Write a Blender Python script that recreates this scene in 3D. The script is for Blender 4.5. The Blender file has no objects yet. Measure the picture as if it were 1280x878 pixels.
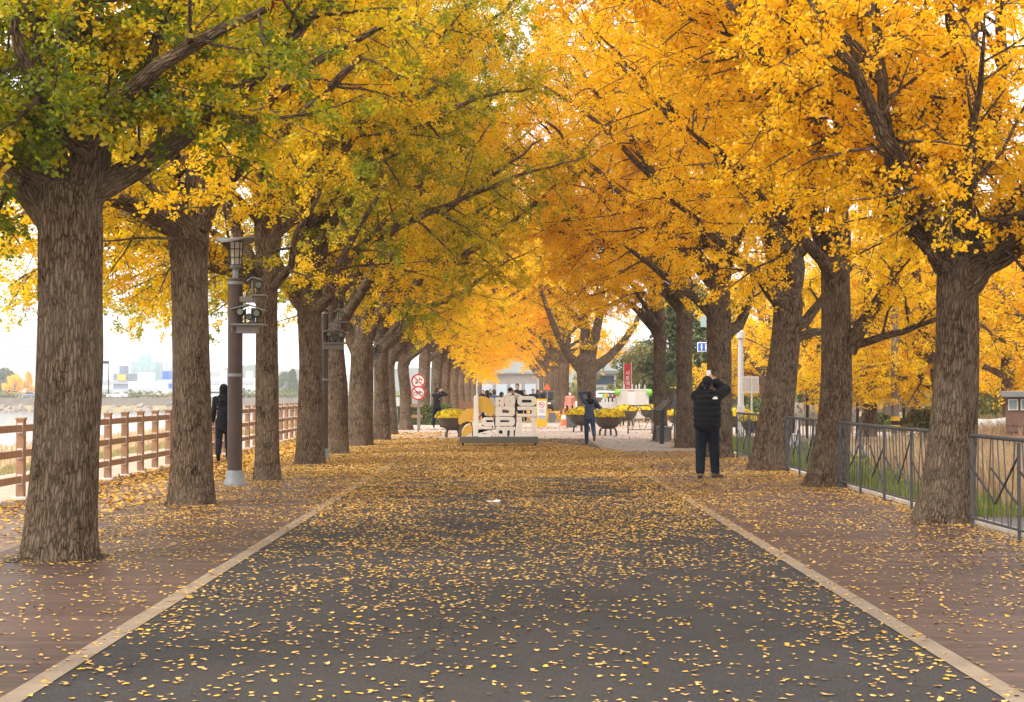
import bpy, math, random
import numpy as np
from mathutils import Vector, Matrix, Euler

R = math.radians
sc = bpy.context.scene
col = sc.collection
rnd = random.Random(11)
NP = np.random.default_rng

# ------------------------------------------------------------------ camera
F = 2000.0
CH = 1.6
cam = bpy.data.cameras.new('camera')
cam.sensor_width = 36.0
cam.lens = 36.0 * F / 1280.0
cam.clip_start = 0.1
cam.clip_end = 6000
co = bpy.data.objects.new('camera', cam)
col.objects.link(co)
co.location = (0, 0, CH)
co.rotation_euler = (R(90) + math.atan(50 / F), 0, -math.atan(4 / F))
sc.camera = co

def P(px, py, y):
    return np.array([(px - 636) / F * y, y, CH + (489 - py) / F * y])

# ------------------------------------------------------------------ scene helpers
def tag(o, label=None, cat=None, group=None, kind=None):
    if label: o['label'] = label
    if cat: o['category'] = cat
    if group: o['group'] = group
    if kind: o['kind'] = kind
    return o

def empty(name, loc=(0, 0, 0), rz=0.0, label=None, cat=None, group=None):
    o = bpy.data.objects.new(name, None)
    o.empty_display_size = 0.2
    col.objects.link(o)
    o.location = loc
    o.rotation_euler = (0, 0, rz)
    return tag(o, label, cat, group)

def link_mesh(name, me, mat=None, parent=None):
    o = bpy.data.objects.new(name, me)
    col.objects.link(o)
    if mat is not None and len(me.materials) == 0:
        me.materials.append(mat)
    if parent is not None:
        o.parent = parent
    return o

def np_mesh(name, V, faces, smooth=False, fattr=None, vattr=None, mats=None):
    """V n x 3; faces: list of int arrays (m x k)"""
    me = bpy.data.meshes.new(name)
    V = np.asarray(V, dtype=np.float32)
    faces = [np.asarray(f, dtype=np.int32) for f in faces if len(f)]
    me.vertices.add(len(V))
    me.vertices.foreach_set('co', V.ravel())
    loops = np.concatenate([f.ravel() for f in faces])
    sizes = np.concatenate([np.full(len(f), f.shape[1], dtype=np.int32) for f in faces])
    starts = np.concatenate([[0], np.cumsum(sizes)[:-1]]).astype(np.int32)
    me.loops.add(len(loops))
    me.loops.foreach_set('vertex_index', loops)
    me.polygons.add(len(sizes))
    me.polygons.foreach_set('loop_start', starts)
    me.polygons.foreach_set('loop_total', sizes)
    if smooth:
        me.polygons.foreach_set('use_smooth', np.ones(len(sizes), dtype=bool))
    if fattr:
        for k, a in fattr.items():
            at = me.attributes.new(k, 'FLOAT', 'FACE')
            at.data.foreach_set('value', np.asarray(a, dtype=np.float32))
    if vattr:
        for k, a in vattr.items():
            at = me.attributes.new(k, 'FLOAT_VECTOR', 'POINT')
            at.data.foreach_set('vector', np.asarray(a, dtype=np.float32).ravel())
    me.update(calc_edges=True)
    me.validate()
    return me

class MB:
    """collects simple closed shapes; build() links them as ONE mesh object"""
    def __init__(s):
        s.v = []; s.f = []
    def add(s, V, Fs):
        b = len(s.v)
        s.v.extend([tuple(map(float, p)) for p in V])
        s.f.extend([tuple(i + b for i in f) for f in Fs])
        return s
    def box(s, c, d, rot=None):
        x, y, z = d[0] / 2, d[1] / 2, d[2] / 2
        V = [Vector(p) for p in ((-x,-y,-z),(x,-y,-z),(x,y,-z),(-x,y,-z),(-x,-y,z),(x,-y,z),(x,y,z),(-x,y,z))]
        if rot is not None:
            m = rot if isinstance(rot, Matrix) else Euler(rot).to_matrix()
            V = [m @ p for p in V]
        c = Vector(c)
        return s.add([p + c for p in V], [(0,3,2,1),(4,5,6,7),(0,1,5,4),(1,2,6,5),(2,3,7,6),(3,0,4,7)])
    def span(s, a, b):
        return s.box([(a[i] + b[i]) / 2 for i in range(3)], [abs(b[i] - a[i]) for i in range(3)])
    def bar(s, a, b, w, h=None):
        a, b = Vector(a), Vector(b)
        d = b - a
        q = d.to_track_quat('Z', 'Y').to_matrix()
        return s.box((a + b) / 2, (w, h or w, d.length), q)
    def lathe(s, prof, c=(0, 0, 0), n=24, rot=None, sx=1.0, sy=1.0):
        V = []; Fs = []
        k = len(prof)
        c = Vector(c)
        for (r, z) in prof:
            for i in range(n):
                a = 2 * math.pi * i / n
                p = Vector((r * math.cos(a) * sx, r * math.sin(a) * sy, z))
                if rot is not None: p = rot @ p
                V.append(p + c)
        for j in range(k - 1):
            for i in range(n):
                i2 = (i + 1) % n
                Fs.append((j*n+i, j*n+i2, (j+1)*n+i2, (j+1)*n+i))
        Fs.append(tuple(reversed(range(n))))
        Fs.append(tuple((k-1)*n+i for i in range(n)))
        return s.add(V, Fs)
    def tube(s, a, b, ra, rb=None, n=10):
        a, b = Vector(a), Vector(b)
        d = b - a
        q = d.to_track_quat('Z', 'Y').to_matrix()
        return s.lathe([(ra, 0), (ra if rb is None else rb, d.length)], a, n, q)
    def pipe(s, pts, r, n=8):
        for a, b in zip(pts[:-1], pts[1:]):
            s.tube(a, b, r, r, n)
        return s
    def capsule(s, a, b, ra, rb, n=14):
        a, b = Vector(a), Vector(b)
        d = b - a
        L = max(d.length, 1e-5)
        q = d.to_track_quat('Z', 'Y').to_matrix()
        pr = []
        for i in range(1, 6):
            t = -math.pi / 2 + math.pi / 2 * i / 5
            pr.append((ra * math.cos(t), ra * math.sin(t)))
        for i in range(0, 5):
            t = math.pi / 2 * i / 5
            pr.append((rb * math.cos(t), L + rb * math.sin(t)))
        return s.lathe(pr, a, n, q)
    def ell(s, c, r, rot=None, n=16):
        pr = []
        for i in range(1, 12):
            t = -math.pi / 2 + math.pi * i / 12
            pr.append((math.cos(t), math.sin(t)))
        m = Matrix.Diagonal(Vector(r))
        if rot is not None:
            m = (rot if isinstance(rot, Matrix) else Euler(rot).to_matrix()) @ m
        return s.lathe(pr, c, n, m)
    def prism(s, poly, y0, y1):
        """polygon in x,z extruded along y"""
        n = len(poly)
        V = [(x, y0, z) for x, z in poly] + [(x, y1, z) for x, z in poly]
        Fs = [tuple(range(n)), tuple(reversed(range(n, 2*n)))]
        Fs += [(i, i + n, (i+1) % n + n, (i+1) % n) for i in range(n)]
        return s.add(V, Fs)
    def build(s, name, mat=None, parent=None, smooth=False, bevel=0.0, loc=None):
        me = bpy.data.meshes.new(name)
        me.from_pydata(s.v, [], s.f)
        me.validate()
        if smooth:
            me.polygons.foreach_set('use_smooth', [True] * len(me.polygons))
            me.set_sharp_from_angle(angle=R(40))
        o = link_mesh(name, me, mat, parent)
        if loc is not None: o.location = loc
        if bevel:
            m = o.modifiers.new('edge', 'BEVEL')
            m.width = bevel; m.segments = 2; m.limit_method = 'ANGLE'
        return o

def copy_tree(o, parent=None):
    c = o.copy()
    col.objects.link(c)
    c.parent = parent
    for ch in list(o.children):
        copy_tree(ch, c)
    return c

def curve_shape(name, splines, depth, mat, parent=None, bevel=0.0, loc=(0, 0, 0)):
    """splines: closed polygons in (x, z), holes by even-odd; extruded along y, converted to a mesh"""
    cu = bpy.data.curves.new(name, 'CURVE')
    cu.dimensions = '2D'; cu.fill_mode = 'BOTH'
    cu.extrude = depth / 2 - bevel
    cu.bevel_depth = bevel; cu.bevel_resolution = 1
    cu.offset = -bevel
    for poly in splines:
        sp = cu.splines.new('POLY')
        sp.points.add(len(poly) - 1)
        for p, q in zip(sp.points, poly):
            p.co = (q[0], q[1], 0, 1)
        sp.use_cyclic_u = True
    t = bpy.data.objects.new('temporary', cu)
    col.objects.link(t)
    dg = bpy.context.evaluated_depsgraph_get()
    me = bpy.data.meshes.new_from_object(t.evaluated_get(dg))
    bpy.data.objects.remove(t)
    bpy.data.curves.remove(cu)
    me.transform(Matrix.Rotation(R(90), 4, 'X'))
    me.name = name
    me.materials.clear()
    o = link_mesh(name, me, mat, parent)
    o.location = loc
    return o

def text_mesh(name, body, size, depth, mat, parent=None, loc=(0, 0, 0), rz=0.0, spacing=1.0, line=1.0):
    cu = bpy.data.curves.new(name, 'FONT')
    cu.body = body; cu.size = size; cu.extrude = depth / 2
    cu.align_x = 'CENTER'; cu.align_y = 'CENTER'
    cu.space_character = spacing; cu.space_line = line
    cu.offset = size * 0.012
    t = bpy.data.objects.new('temporary', cu)
    col.objects.link(t)
    dg = bpy.context.evaluated_depsgraph_get()
    me = bpy.data.meshes.new_from_object(t.evaluated_get(dg))
    bpy.data.objects.remove(t)
    bpy.data.curves.remove(cu)
    me.transform(Matrix.Rotation(R(90), 4, 'X'))
    me.name = name
    me.materials.clear()
    o = link_mesh(name, me, mat, parent)
    o.location = loc
    o.rotation_euler = (0, 0, rz)
    return o

def rrect(x0, z0, x1, z1, r=0.03, n=5, rs=None):
    """rounded rectangle; rs = radii of (bl, br, tr, tl)"""
    rs = rs or (r, r, r, r)
    out = []
    cs = ((x0, z0, 180), (x1, z0, 270), (x1, z1, 0), (x0, z1, 90))
    sg = ((1, 1), (-1, 1), (-1, -1), (1, -1))
    for (x, z, a0), (ax, az), rr in zip(cs, sg, rs):
        rr = max(rr, 0.001)
        for i in range(n + 1):
            a = R(a0 + 90 * i / n)
            out.append((x + ax * rr + rr * math.cos(a), z + az * rr + rr * math.sin(a)))
    return out

def smooth_poly(pts, k=5):
    """closed Catmull-Rom"""
    n = len(pts); out = []
    for i in range(n):
        p0, p1, p2, p3 = (np.array(pts[(i + j - 1) % n], float) for j in range(4))
        for t in np.arange(k) / k:
            out.append(tuple(0.5 * ((2*p1) + (-p0+p2)*t + (2*p0-5*p1+4*p2-p3)*t*t + (-p0+3*p1-3*p2+p3)*t**3)))
    return out

# ------------------------------------------------------------------ materials
class N:
    def __init__(s, name):
        s.m = bpy.data.materials.new(name)
        s.m.use_nodes = True
        s.t = s.m.node_tree
        s.t.nodes.clear()
        s.out = s.t.nodes.new('ShaderNodeOutputMaterial')
    def n(s, typ, ins=None, **kw):
        nd = s.t.nodes.new('ShaderNode' + typ)
        for k, v in kw.items(): setattr(nd, k, v)
        for k, v in (ins or {}).items():
            if isinstance(v, bpy.types.NodeSocket): s.t.links.new(v, nd.inputs[k])
            else: nd.inputs[k].default_value = v
        return nd
    def ramp(s, fac, stops, interp='LINEAR'):
        nd = s.t.nodes.new('ShaderNodeValToRGB')
        nd.color_ramp.interpolation = interp
        e = nd.color_ramp.elements
        while len(e) < len(stops): e.new(0.5)
        for el, (p, c) in zip(e, stops):
            el.position = p
            el.color = (*c, 1) if len(c) == 3 else c
        s.t.links.new(fac, nd.inputs[0])
        return nd.outputs[0]
    def mix(s, f, a, b, mode='MIX'):
        nd = s.t.nodes.new('ShaderNodeMix'); nd.data_type = 'RGBA'; nd.blend_type = mode
        for i, v in ((0, f), (6, a), (7, b)):
            if isinstance(v, bpy.types.NodeSocket): s.t.links.new(v, nd.inputs[i])
            else: nd.inputs[i].default_value = (*v, 1) if (i > 0 and len(v) == 3) else v
        return nd.outputs[2]
    def math(s, op, a, b=0.0, clamp=False):
        nd = s.t.nodes.new('ShaderNodeMath'); nd.operation = op; nd.use_clamp = clamp
        for i, v in ((0, a), (1, b)):
            if isinstance(v, bpy.types.NodeSocket): s.t.links.new(v, nd.inputs[i])
            else: nd.inputs[i].default_value = v
        return nd.outputs[0]
    def noise(s, vec, scale, detail=4, rough=0.55, out='Fac', dist=0.0):
        nd = s.n('TexNoise', {'Scale': scale, 'Detail': detail, 'Roughness': rough, 'Distortion': dist})
        if vec is not None: s.t.links.new(vec, nd.inputs['Vector'])
        return nd.outputs[out]
    def coord(s, which='Object', scale=None, rot=None):
        c = s.n('TexCoord').outputs[which]
        if scale or rot:
            mp = s.n('Mapping', {'Vector': c})
            if scale: mp.inputs['Scale'].default_value = scale
            if rot: mp.inputs['Rotation'].default_value = rot
            c = mp.outputs[0]
        return c
    def pbr(s, color, rough=0.6, metal=0.0, bump=None, bs=0.3, bd=0.01, spec=0.5, **kw):
        b = s.n('BsdfPrincipled')
        for k, v in (('Base Color', color), ('Roughness', rough), ('Metallic', metal), ('Specular IOR Level', spec)):
            if isinstance(v, bpy.types.NodeSocket): s.t.links.new(v, b.inputs[k])
            else: b.inputs[k].default_value = (*v, 1) if k == 'Base Color' else v
        for k, v in kw.items(): b.inputs[k.replace('_', ' ')].default_value = v
        if bump is not None:
            bp = s.n('Bump', {'Height': bump, 'Strength': bs, 'Distance': bd})
            s.t.links.new(bp.outputs[0], b.inputs['Normal'])
        s.t.links.new(b.outputs[0], s.out.inputs[0])
        return s.m

def simple(name, c, rough=0.6, metal=0.0, var=0.18, scale=6.0, bump=0.15, spec=0.4):
    """painted / cloth / stone surface: base colour broken by two scales of noise, with a fine bump"""
    s = N(name)
    v = s.coord('Object')
    n1 = s.noise(v, scale, 5)
    n2 = s.noise(v, scale * 9, 3)
    f = s.math('ADD', s.math('MULTIPLY', n1, 0.6), s.math('MULTIPLY', n2, 0.4))
    lo = tuple(x * (1 - var) for x in c); hi = tuple(min(1, x * (1 + var)) for x in c)
    cc = s.ramp(f, [(0.3, lo), (0.7, hi)])
    rr = s.math('ADD', s.math('MULTIPLY', n2, 0.2), rough - 0.1)
    return s.pbr(cc, rr, metal, n2, bump, 0.005, spec)

M = {}
# bark: 'barkco' runs round the stem and along it, so ridges follow every limb
def bark_mat(name, dark, mid, light, zs=0.15):
    s = N(name)
    a = s.n('Attribute', attribute_name='barkco').outputs['Vector']
    mp = s.n('Mapping', {'Vector': a, 'Scale': (1, 1, zs)}).outputs[0]
    mw = s.n('Mapping', {'Vector': a, 'Scale': (1, 1, 0.5)}).outputs[0]
    w = s.n('TexNoise', {'Vector': mw, 'Scale': 13.0, 'Detail': 4.0, 'Roughness': 0.6}).outputs['Color']
    wv = s.n('VectorMath', {0: w, 1: (0.5, 0.5, 0.5)}, operation='SUBTRACT').outputs[0]
    wv = s.n('VectorMath', {0: wv, 'Scale': 0.05}, operation='SCALE').outputs[0]
    v = s.n('VectorMath', {0: mp, 1: wv}, operation='ADD').outputs[0]
    vo = s.n('TexVoronoi', {'Vector': v, 'Scale': 35.0}, feature='DISTANCE_TO_EDGE').outputs['Distance']
    rid = s.math('POWER', s.math('MULTIPLY', vo, 3.6, True), 0.85)
    vo2 = s.n('TexVoronoi', {'Vector': v, 'Scale': 90.0}, feature='DISTANCE_TO_EDGE').outputs['Distance']
    rid2 = s.math('MULTIPLY', vo2, 2.4, True)
    mf = s.n('Mapping', {'Vector': a, 'Scale': (1, 1, 0.3)}).outputs[0]
    fine = s.noise(mf, 80, 6, 0.8)
    patch = s.noise(mw, 7, 4, 0.6)
    big = s.noise(a, 1.6, 4)
    h = s.math('ADD', s.math('ADD', s.math('MULTIPLY', rid, 0.9), s.math('MULTIPLY', rid2, 0.3)), s.math('MULTIPLY', fine, 0.8))
    f = s.math('ADD', s.math('MULTIPLY', h, 0.46), s.math('MULTIPLY', s.math('SUBTRACT', patch, 0.5), 0.55))
    c = s.ramp(f, [(0.16, dark), (0.42, mid), (0.84, light)])
    c = s.mix(s.math('MULTIPLY', s.math('SUBTRACT', big, 0.45, True), 2.5, True), c, s.mix(0.55, c, (light[0]*0.85, light[1]*0.95, light[2]*1.0)))
    return s.pbr(c, 0.92, 0, h, 1.0, 0.055, 0.12)
M['bark'] = bark_mat('ginkgo_bark', (0.022, 0.014, 0.009), (0.215, 0.142, 0.088), (0.48, 0.345, 0.235))
M['bark_dark'] = bark_mat('ginkgo_bark_weathered', (0.019, 0.012, 0.008), (0.178, 0.117, 0.074), (0.42, 0.30, 0.205))

def leaf_mat(name, stops, trans=0.5):
    s = N(name)
    t = s.n('Attribute', attribute_name='tint').outputs['Fac']
    c = s.ramp(t, stops)
    d = s.n('BsdfDiffuse', {'Color': c})
    c2 = s.mix(1.0, c, (1.0, 1.0, 0.8), 'MULTIPLY')
    tr = s.n('BsdfTranslucent', {'Color': c2})
    mx = s.n('MixShader', {0: trans, 1: d.outputs[0], 2: tr.outputs[0]})
    g = s.n('BsdfGlossy', {'Color': (1, 1, 1, 1), 'Roughness': 0.45})
    m2 = s.n('MixShader', {0: 0.018, 1: mx.outputs[0], 2: g.outputs[0]})
    s.t.links.new(m2.outputs[0], s.out.inputs[0])
    return s.m
M['leaf_green'] = leaf_mat('ginkgo_leaf_turning_green', [(0.0, (0.14, 0.20, 0.006)), (0.35, (0.36, 0.37, 0.007)), (0.6, (0.78, 0.55, 0.008)), (1.0, (0.95, 0.64, 0.010))], 0.55)
M['leaf_olive'] = leaf_mat('ginkgo_leaf_olive_gold', [(0.0, (0.27, 0.32, 0.007)), (0.30, (0.58, 0.50, 0.007)), (0.62, (0.93, 0.63, 0.007)), (1.0, (0.97, 0.66, 0.010))], 0.58)
M['leaf_gold'] = leaf_mat('ginkgo_leaf_gold', [(0.0, (0.55, 0.48, 0.008)), (0.12, (0.90, 0.60, 0.006)), (0.5, (0.97, 0.61, 0.005)), (1.0, (0.97, 0.70, 0.014))], 0.6)
M['leaf_orange'] = leaf_mat('ginkgo_leaf_orange_gold', [(0.0, (0.48, 0.45, 0.008)), (0.08, (0.88, 0.58, 0.005)), (0.5, (0.97, 0.585, 0.004)), (1.0, (0.97, 0.65, 0.010))], 0.6)
M['leaf_evergreen'] = leaf_mat('evergreen_needles', [(0.0, (0.045, 0.07, 0.018)), (1.0, (0.15, 0.17, 0.045))], 0.2)
M['leaf_bush'] = leaf_mat('riverbank_bush_leaves', [(0.0, (0.10, 0.12, 0.03)), (0.6, (0.17, 0.17, 0.05)), (1.0, (0.42, 0.30, 0.07))], 0.2)
M['fallen'] = leaf_mat('fallen_ginkgo_leaf', [(0.0, (0.20, 0.105, 0.035)), (0.18, (0.42, 0.25, 0.095)), (0.5, (0.57, 0.35, 0.13)), (0.8, (0.66, 0.38, 0.06)), (1.0, (0.74, 0.37, 0.02))], 0.0)
M['petal'] = leaf_mat('yellow_chrysanthemum', [(0.0, (0.75, 0.48, 0.01)), (1.0, (0.95, 0.74, 0.02))], 0.15)
M['petal_leaf'] = leaf_mat('chrysanthemum_leaves', [(0.0, (0.03, 0.06, 0.012)), (1.0, (0.08, 0.13, 0.03))], 0.2)
M['reed'] = leaf_mat('dry_reed', [(0.0, (0.38, 0.25, 0.13)), (0.6, (0.62, 0.44, 0.26)), (1.0, (0.72, 0.55, 0.34))], 0.25)
M['verge'] = leaf_mat('dry_and_green_slope_grass', [(0.0, (0.16, 0.18, 0.05)), (0.45, (0.34, 0.30, 0.13)), (1.0, (0.58, 0.44, 0.26))], 0.3)
M['grass'] = leaf_mat('green_grass_blade', [(0.0, (0.10, 0.15, 0.02)), (0.7, (0.20, 0.26, 0.035)), (1.0, (0.40, 0.34, 0.09))], 0.3)

def asphalt():
    s = N('asphalt')
    v = s.coord('Object')
    g = s.noise(v, 180, 3, 0.8)
    big = s.noise(v, 0.45, 6, 0.65)
    mid = s.noise(v, 3.0, 5, 0.7)
    trk = s.noise(s.coord('Object', (1.6, 0.10, 1)), 1.3, 4, 0.6)
    vo = s.n('TexVoronoi', {'Vector': v, 'Scale': 120.0}).outputs['Color']
    sp = s.n('SeparateColor', {0: vo}).outputs[0]
    wv = s.n('VectorMath', {0: v, 1: s.n('TexNoise', {'Vector': v, 'Scale': 1.4, 'Detail': 5.0}).outputs['Color']}, operation='ADD').outputs[0]
    ck = s.n('TexVoronoi', {'Vector': wv, 'Scale': 0.22}, feature='DISTANCE_TO_EDGE').outputs['Distance']
    crack = s.math('LESS_THAN', ck, 0.0016)
    c = s.ramp(g, [(0.3, (0.016, 0.0138, 0.0128)), (0.62, (0.038, 0.0320, 0.0293)), (0.8, (0.085, 0.072, 0.066))])
    c = s.mix(s.math('MULTIPLY', s.math('GREATER_THAN', sp, 0.93), 0.45), c, (0.13, 0.12, 0.11))
    c = s.mix(s.math('MULTIPLY', s.math('SUBTRACT', big, 0.38, True), 1.7, True), c, (0.056, 0.0475, 0.043))
    c = s.mix(s.math('MULTIPLY', s.math('SUBTRACT', trk, 0.5, True), 1.6, True), c, (0.030, 0.026, 0.0245))
    c = s.mix(s.math('MULTIPLY', s.math('SUBTRACT', mid, 0.55, True), 2.2, True), c, (0.025, 0.021, 0.019))
    c = s.mix(s.math('MULTIPLY', crack, 0.8), c, (0.010, 0.009, 0.008))
    h = s.math('SUBTRACT', g, s.math('MULTIPLY', crack, 2.0))
    return s.pbr(c, s.math('ADD', s.math('MULTIPLY', big, -0.3), 0.95), 0, h, 0.7, 0.009, 0.25)
M['asphalt'] = asphalt()
def decking(name, base, hi):
    s = N(name)
    v = s.coord('Object')
    sx = s.n('SeparateXYZ', {0: v})
    y = sx.outputs[1]
    row = s.math('DIVIDE', y, 0.145)
    fr = s.math('FRACT', row)
    gap = s.math('LESS_THAN', fr, 0.085)
    idx = s.math('FLOOR', row)
    wn = s.n('TexWhiteNoise', {'W': idx}, noise_dimensions='1D').outputs[0]
    gv = s.coord('Object', (1.5, 60, 1))
    grain = s.noise(gv, 3.0, 5, 0.65)
    gro = s.math('MULTIPLY', s.math('ADD', s.math('SINE', s.math('MULTIPLY', y, 260.0)), 1.0), 0.5)
    big = s.noise(v, 0.6, 4)
    f = s.math('ADD', s.math('MULTIPLY', wn, 0.40), s.math('ADD', s.math('MULTIPLY', grain, 0.4), s.math('MULTIPLY', big, 0.35)))
    c = s.ramp(f, [(0.25, base), (0.85, hi)])
    c = s.mix(s.math('MULTIPLY', gap, 0.75), c, (0.02, 0.015, 0.013))
    h = s.math('SUBTRACT', s.math('ADD', s.math('MULTIPLY', grain, 0.4), s.math('MULTIPLY', gro, 0.5)), s.math('MULTIPLY', gap, 1.2))
    return s.pbr(c, s.math('ADD', s.math('MULTIPLY', grain, 0.25), 0.42), 0, h, 0.5, 0.006, 0.4)
M['deck'] = decking('brown_composite_decking', (0.046, 0.0245, 0.0170), (0.104, 0.058, 0.041))
def paving(name, c0, c1, bw, bh, mortar, rot=0.0):
    s = N(name)
    v = s.coord('Object', None, (0, 0, rot))
    b = s.n('TexBrick', {'Vector': v, 'Color1': (*c0, 1), 'Color2': (*c1, 1), 'Mortar': (*mortar, 1), 'Scale': 1.0, 'Mortar Size': 0.008, 'Brick Width': bw, 'Row Height': bh})
    n2 = s.noise(v, 1.1, 5)
    n3 = s.noise(v, 60, 3)
    c = s.mix(s.math('MULTIPLY', n2, 0.5), b.outputs[0], s.mix(0.5, c0, mortar))
    c = s.mix(s.math('MULTIPLY', n3, 0.25), c, mortar)
    return s.pbr(c, 0.85, 0, b.outputs['Fac'], -0.3, 0.005, 0.3)
M['path'] = paving('pinkish_path_blocks', (0.235, 0.165, 0.13), (0.29, 0.21, 0.165), 0.22, 0.11, (0.15, 0.11, 0.09))
M['plaza'] = paving('pale_plaza_blocks', (0.40, 0.31, 0.26), (0.50, 0.40, 0.34), 0.6, 0.3, (0.30, 0.24, 0.21), R(45))
M['grey_road'] = simple('grey_concrete_road', (0.235, 0.21, 0.195), 0.85, 0, 0.2, 2.0)
M['edge'] = simple('cream_edge_stone', (0.215, 0.158, 0.105), 0.85, 0, 0.34, 3.0)
M['kerb'] = simple('pale_concrete_kerb', (0.50, 0.45, 0.39), 0.8, 0, 0.2, 3.0)
M['sand'] = simple('sandy_strip', (0.42, 0.33, 0.25), 0.9, 0, 0.15, 2.0)
def ground_mat():
    s = N('ground_soil_and_grass')
    v = s.coord('Object')
    a = s.noise(v, 0.05, 6, 0.6); b = s.noise(v, 1.2, 5, 0.65); cfine = s.noise(v, 9, 3)
    c = s.ramp(s.math('ADD', s.math('MULTIPLY', a, 0.55), s.math('MULTIPLY', b, 0.45)), [(0.32, (0.15, 0.16, 0.05)), (0.5, (0.30, 0.23, 0.12)), (0.7, (0.42, 0.33, 0.21))])
    c = s.mix(s.math('MULTIPLY', cfine, 0.4), c, (0.20, 0.15, 0.09))
    return s.pbr(c, 0.95, 0, cfine, 0.6, 0.05, 0.1)
M['ground'] = ground_mat()
def litter_mat():
    s = N('leaf_litter_ground')
    v = s.coord('Object')
    vo = s.n('TexVoronoi', {'Vector': v, 'Scale': 9.0}).outputs['Color']
    f = s.n('SeparateColor', {0: vo}).outputs[0]
    b = s.noise(v, 0.8, 4)
    c = s.ramp(f, [(0.0, (0.30, 0.17, 0.05)), (0.5, (0.62, 0.36, 0.07)), (1.0, (0.80, 0.48, 0.06))])
    c = s.mix(s.math('MULTIPLY', s.math('GREATER_THAN', b, 0.55), 0.45), c, (0.25, 0.18, 0.12))
    return s.pbr(c, 0.9, 0, f, 0.5, 0.02, 0.1)
M['litter'] = litter_mat()
def water_mat():
    s = N('river_water')
    v = s.coord('Object', (1, 0.35, 1))
    n = s.noise(v, 1.6, 4)
    return s.pbr((0.16, 0.17, 0.15), 0.12, 0, n, 0.25, 0.03, 0.6)
M['water'] = water_mat()
M['soil'] = simple('tree_pit_soil', (0.035, 0.025, 0.02), 0.95, 0, 0.3, 20)
M['fence_wood'] = simple('reddish_brown_timber', (0.32, 0.178, 0.098), 0.7, 0, 0.25, 9)
M['bracket'] = simple('zinc_bracket', (0.62, 0.58, 0.55), 0.5, 0.3, 0.1)
M['rail'] = simple('blue_grey_painted_steel', (0.058, 0.060, 0.066), 0.5, 0.2, 0.25, 12)
M['rail_dark'] = simple('dark_painted_steel', (0.028, 0.028, 0.030), 0.5, 0.2, 0.25, 12)
M['pole_brown'] = simple('rusty_brown_pole_paint', (0.058, 0.035, 0.027), 0.55, 0.1, 0.35, 5)
M['steel_grey'] = simple('blue_grey_metal', (0.20, 0.22, 0.24), 0.5, 0.3, 0.2, 7)
M['box_grey'] = simple('taupe_grey_metal', (0.17, 0.155, 0.145), 0.55, 0.1, 0.15, 7)
M['black'] = simple('black_plastic', (0.012, 0.012, 0.013), 0.45, 0, 0.2)
def glass_mat(name, c, rough=0.1, tr=0.6):
    s = N(name)
    n = s.noise(s.coord('Object'), 8, 3)
    cc = s.mix(n, c, tuple(x * 0.8 for x in c))
    return s.pbr(cc, rough, 0, None, spec=0.5, **{'Transmission_Weight': tr})
M['lamp_glass'] = glass_mat('milky_lamp_glass', (0.85, 0.78, 0.66), 0.35, 0.5)
M['lens'] = glass_mat('floodlight_lens', (0.16, 0.17, 0.14), 0.08, 0.0)
M['car_glass'] = glass_mat('dark_car_glass', (0.03, 0.035, 0.04), 0.05, 0.0)
M['window'] = glass_mat('window_pane', (0.22, 0.30, 0.30), 0.08, 0.0)
M['cream'] = simple('cream_painted_steel', (0.88, 0.82, 0.74), 0.5, 0, 0.06)
M['orange_panel'] = simple('ochre_painted_panel', (0.74, 0.43, 0.06), 0.5, 0, 0.06)
M['base_olive'] = simple('olive_grey_painted_base', (0.12, 0.11, 0.085), 0.55, 0, 0.12)
M['bowl'] = simple('dark_bronze_planter', (0.095, 0.072, 0.055), 0.6, 0.1, 0.25, 6)
M['white'] = simple('white_paint', (0.80, 0.79, 0.77), 0.5, 0, 0.05)
M['offwhite'] = simple('off_white_panel', (0.72, 0.68, 0.63), 0.5, 0, 0.06)
M['red'] = simple('red_paint', (0.55, 0.015, 0.02), 0.45, 0, 0.1)
M['yellow'] = simple('yellow_paint', (0.80, 0.45, 0.02), 0.45, 0, 0.08)
M['orange'] = simple('orange_plastic', (0.80, 0.13, 0.025), 0.45, 0, 0.1)
M['blue'] = simple('blue_sign_paint', (0.015, 0.10, 0.45), 0.45, 0, 0.1)
M['teal'] = glass_mat('teal_glass_facade', (0.30, 0.44, 0.46), 0.2, 0.0)  # paled and greyed so the colour carries part of the distance haze
M['navy_wall'] = simple('navy_building_wall', (0.15, 0.18, 0.26), 0.6, 0, 0.15, 0.2)  # lightened to put some distance haze into the wall colour
M['green_ball'] = simple('lime_green_balloon', (0.25, 0.62, 0.08), 0.35, 0, 0.1)
M['stone_block'] = simple('dark_granite_block', (0.13, 0.13, 0.125), 0.75, 0, 0.25, 9)
M['concrete'] = simple('weathered_concrete', (0.22, 0.185, 0.155), 0.85, 0, 0.2, 0.6)
M['brown_wall'] = simple('brown_clapboard', (0.16, 0.085, 0.06), 0.7, 0, 0.15, 2.0)
M['roof_grey'] = simple('grey_roof', (0.20, 0.19, 0.19), 0.7, 0, 0.15, 2)
M['tower'] = simple('pale_tower_wall', (0.62, 0.58, 0.54), 0.7, 0, 0.05, 0.1)
M['tower_band'] = simple('pale_blue_window_band', (0.36, 0.40, 0.45), 0.4, 0, 0.1, 0.1)
M['rock'] = simple('riverbank_rock', (0.26, 0.22, 0.19), 0.9, 0, 0.45, 0.35)
M['post_light'] = simple('light_grey_pole_paint', (0.60, 0.61, 0.62), 0.5, 0.1, 0.06)
M['skin'] = simple('skin', (0.48, 0.28, 0.19), 0.55, 0, 0.08, 10)
M['hair'] = simple('black_hair', (0.012, 0.010, 0.010), 0.5, 0, 0.3, 40)
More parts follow.
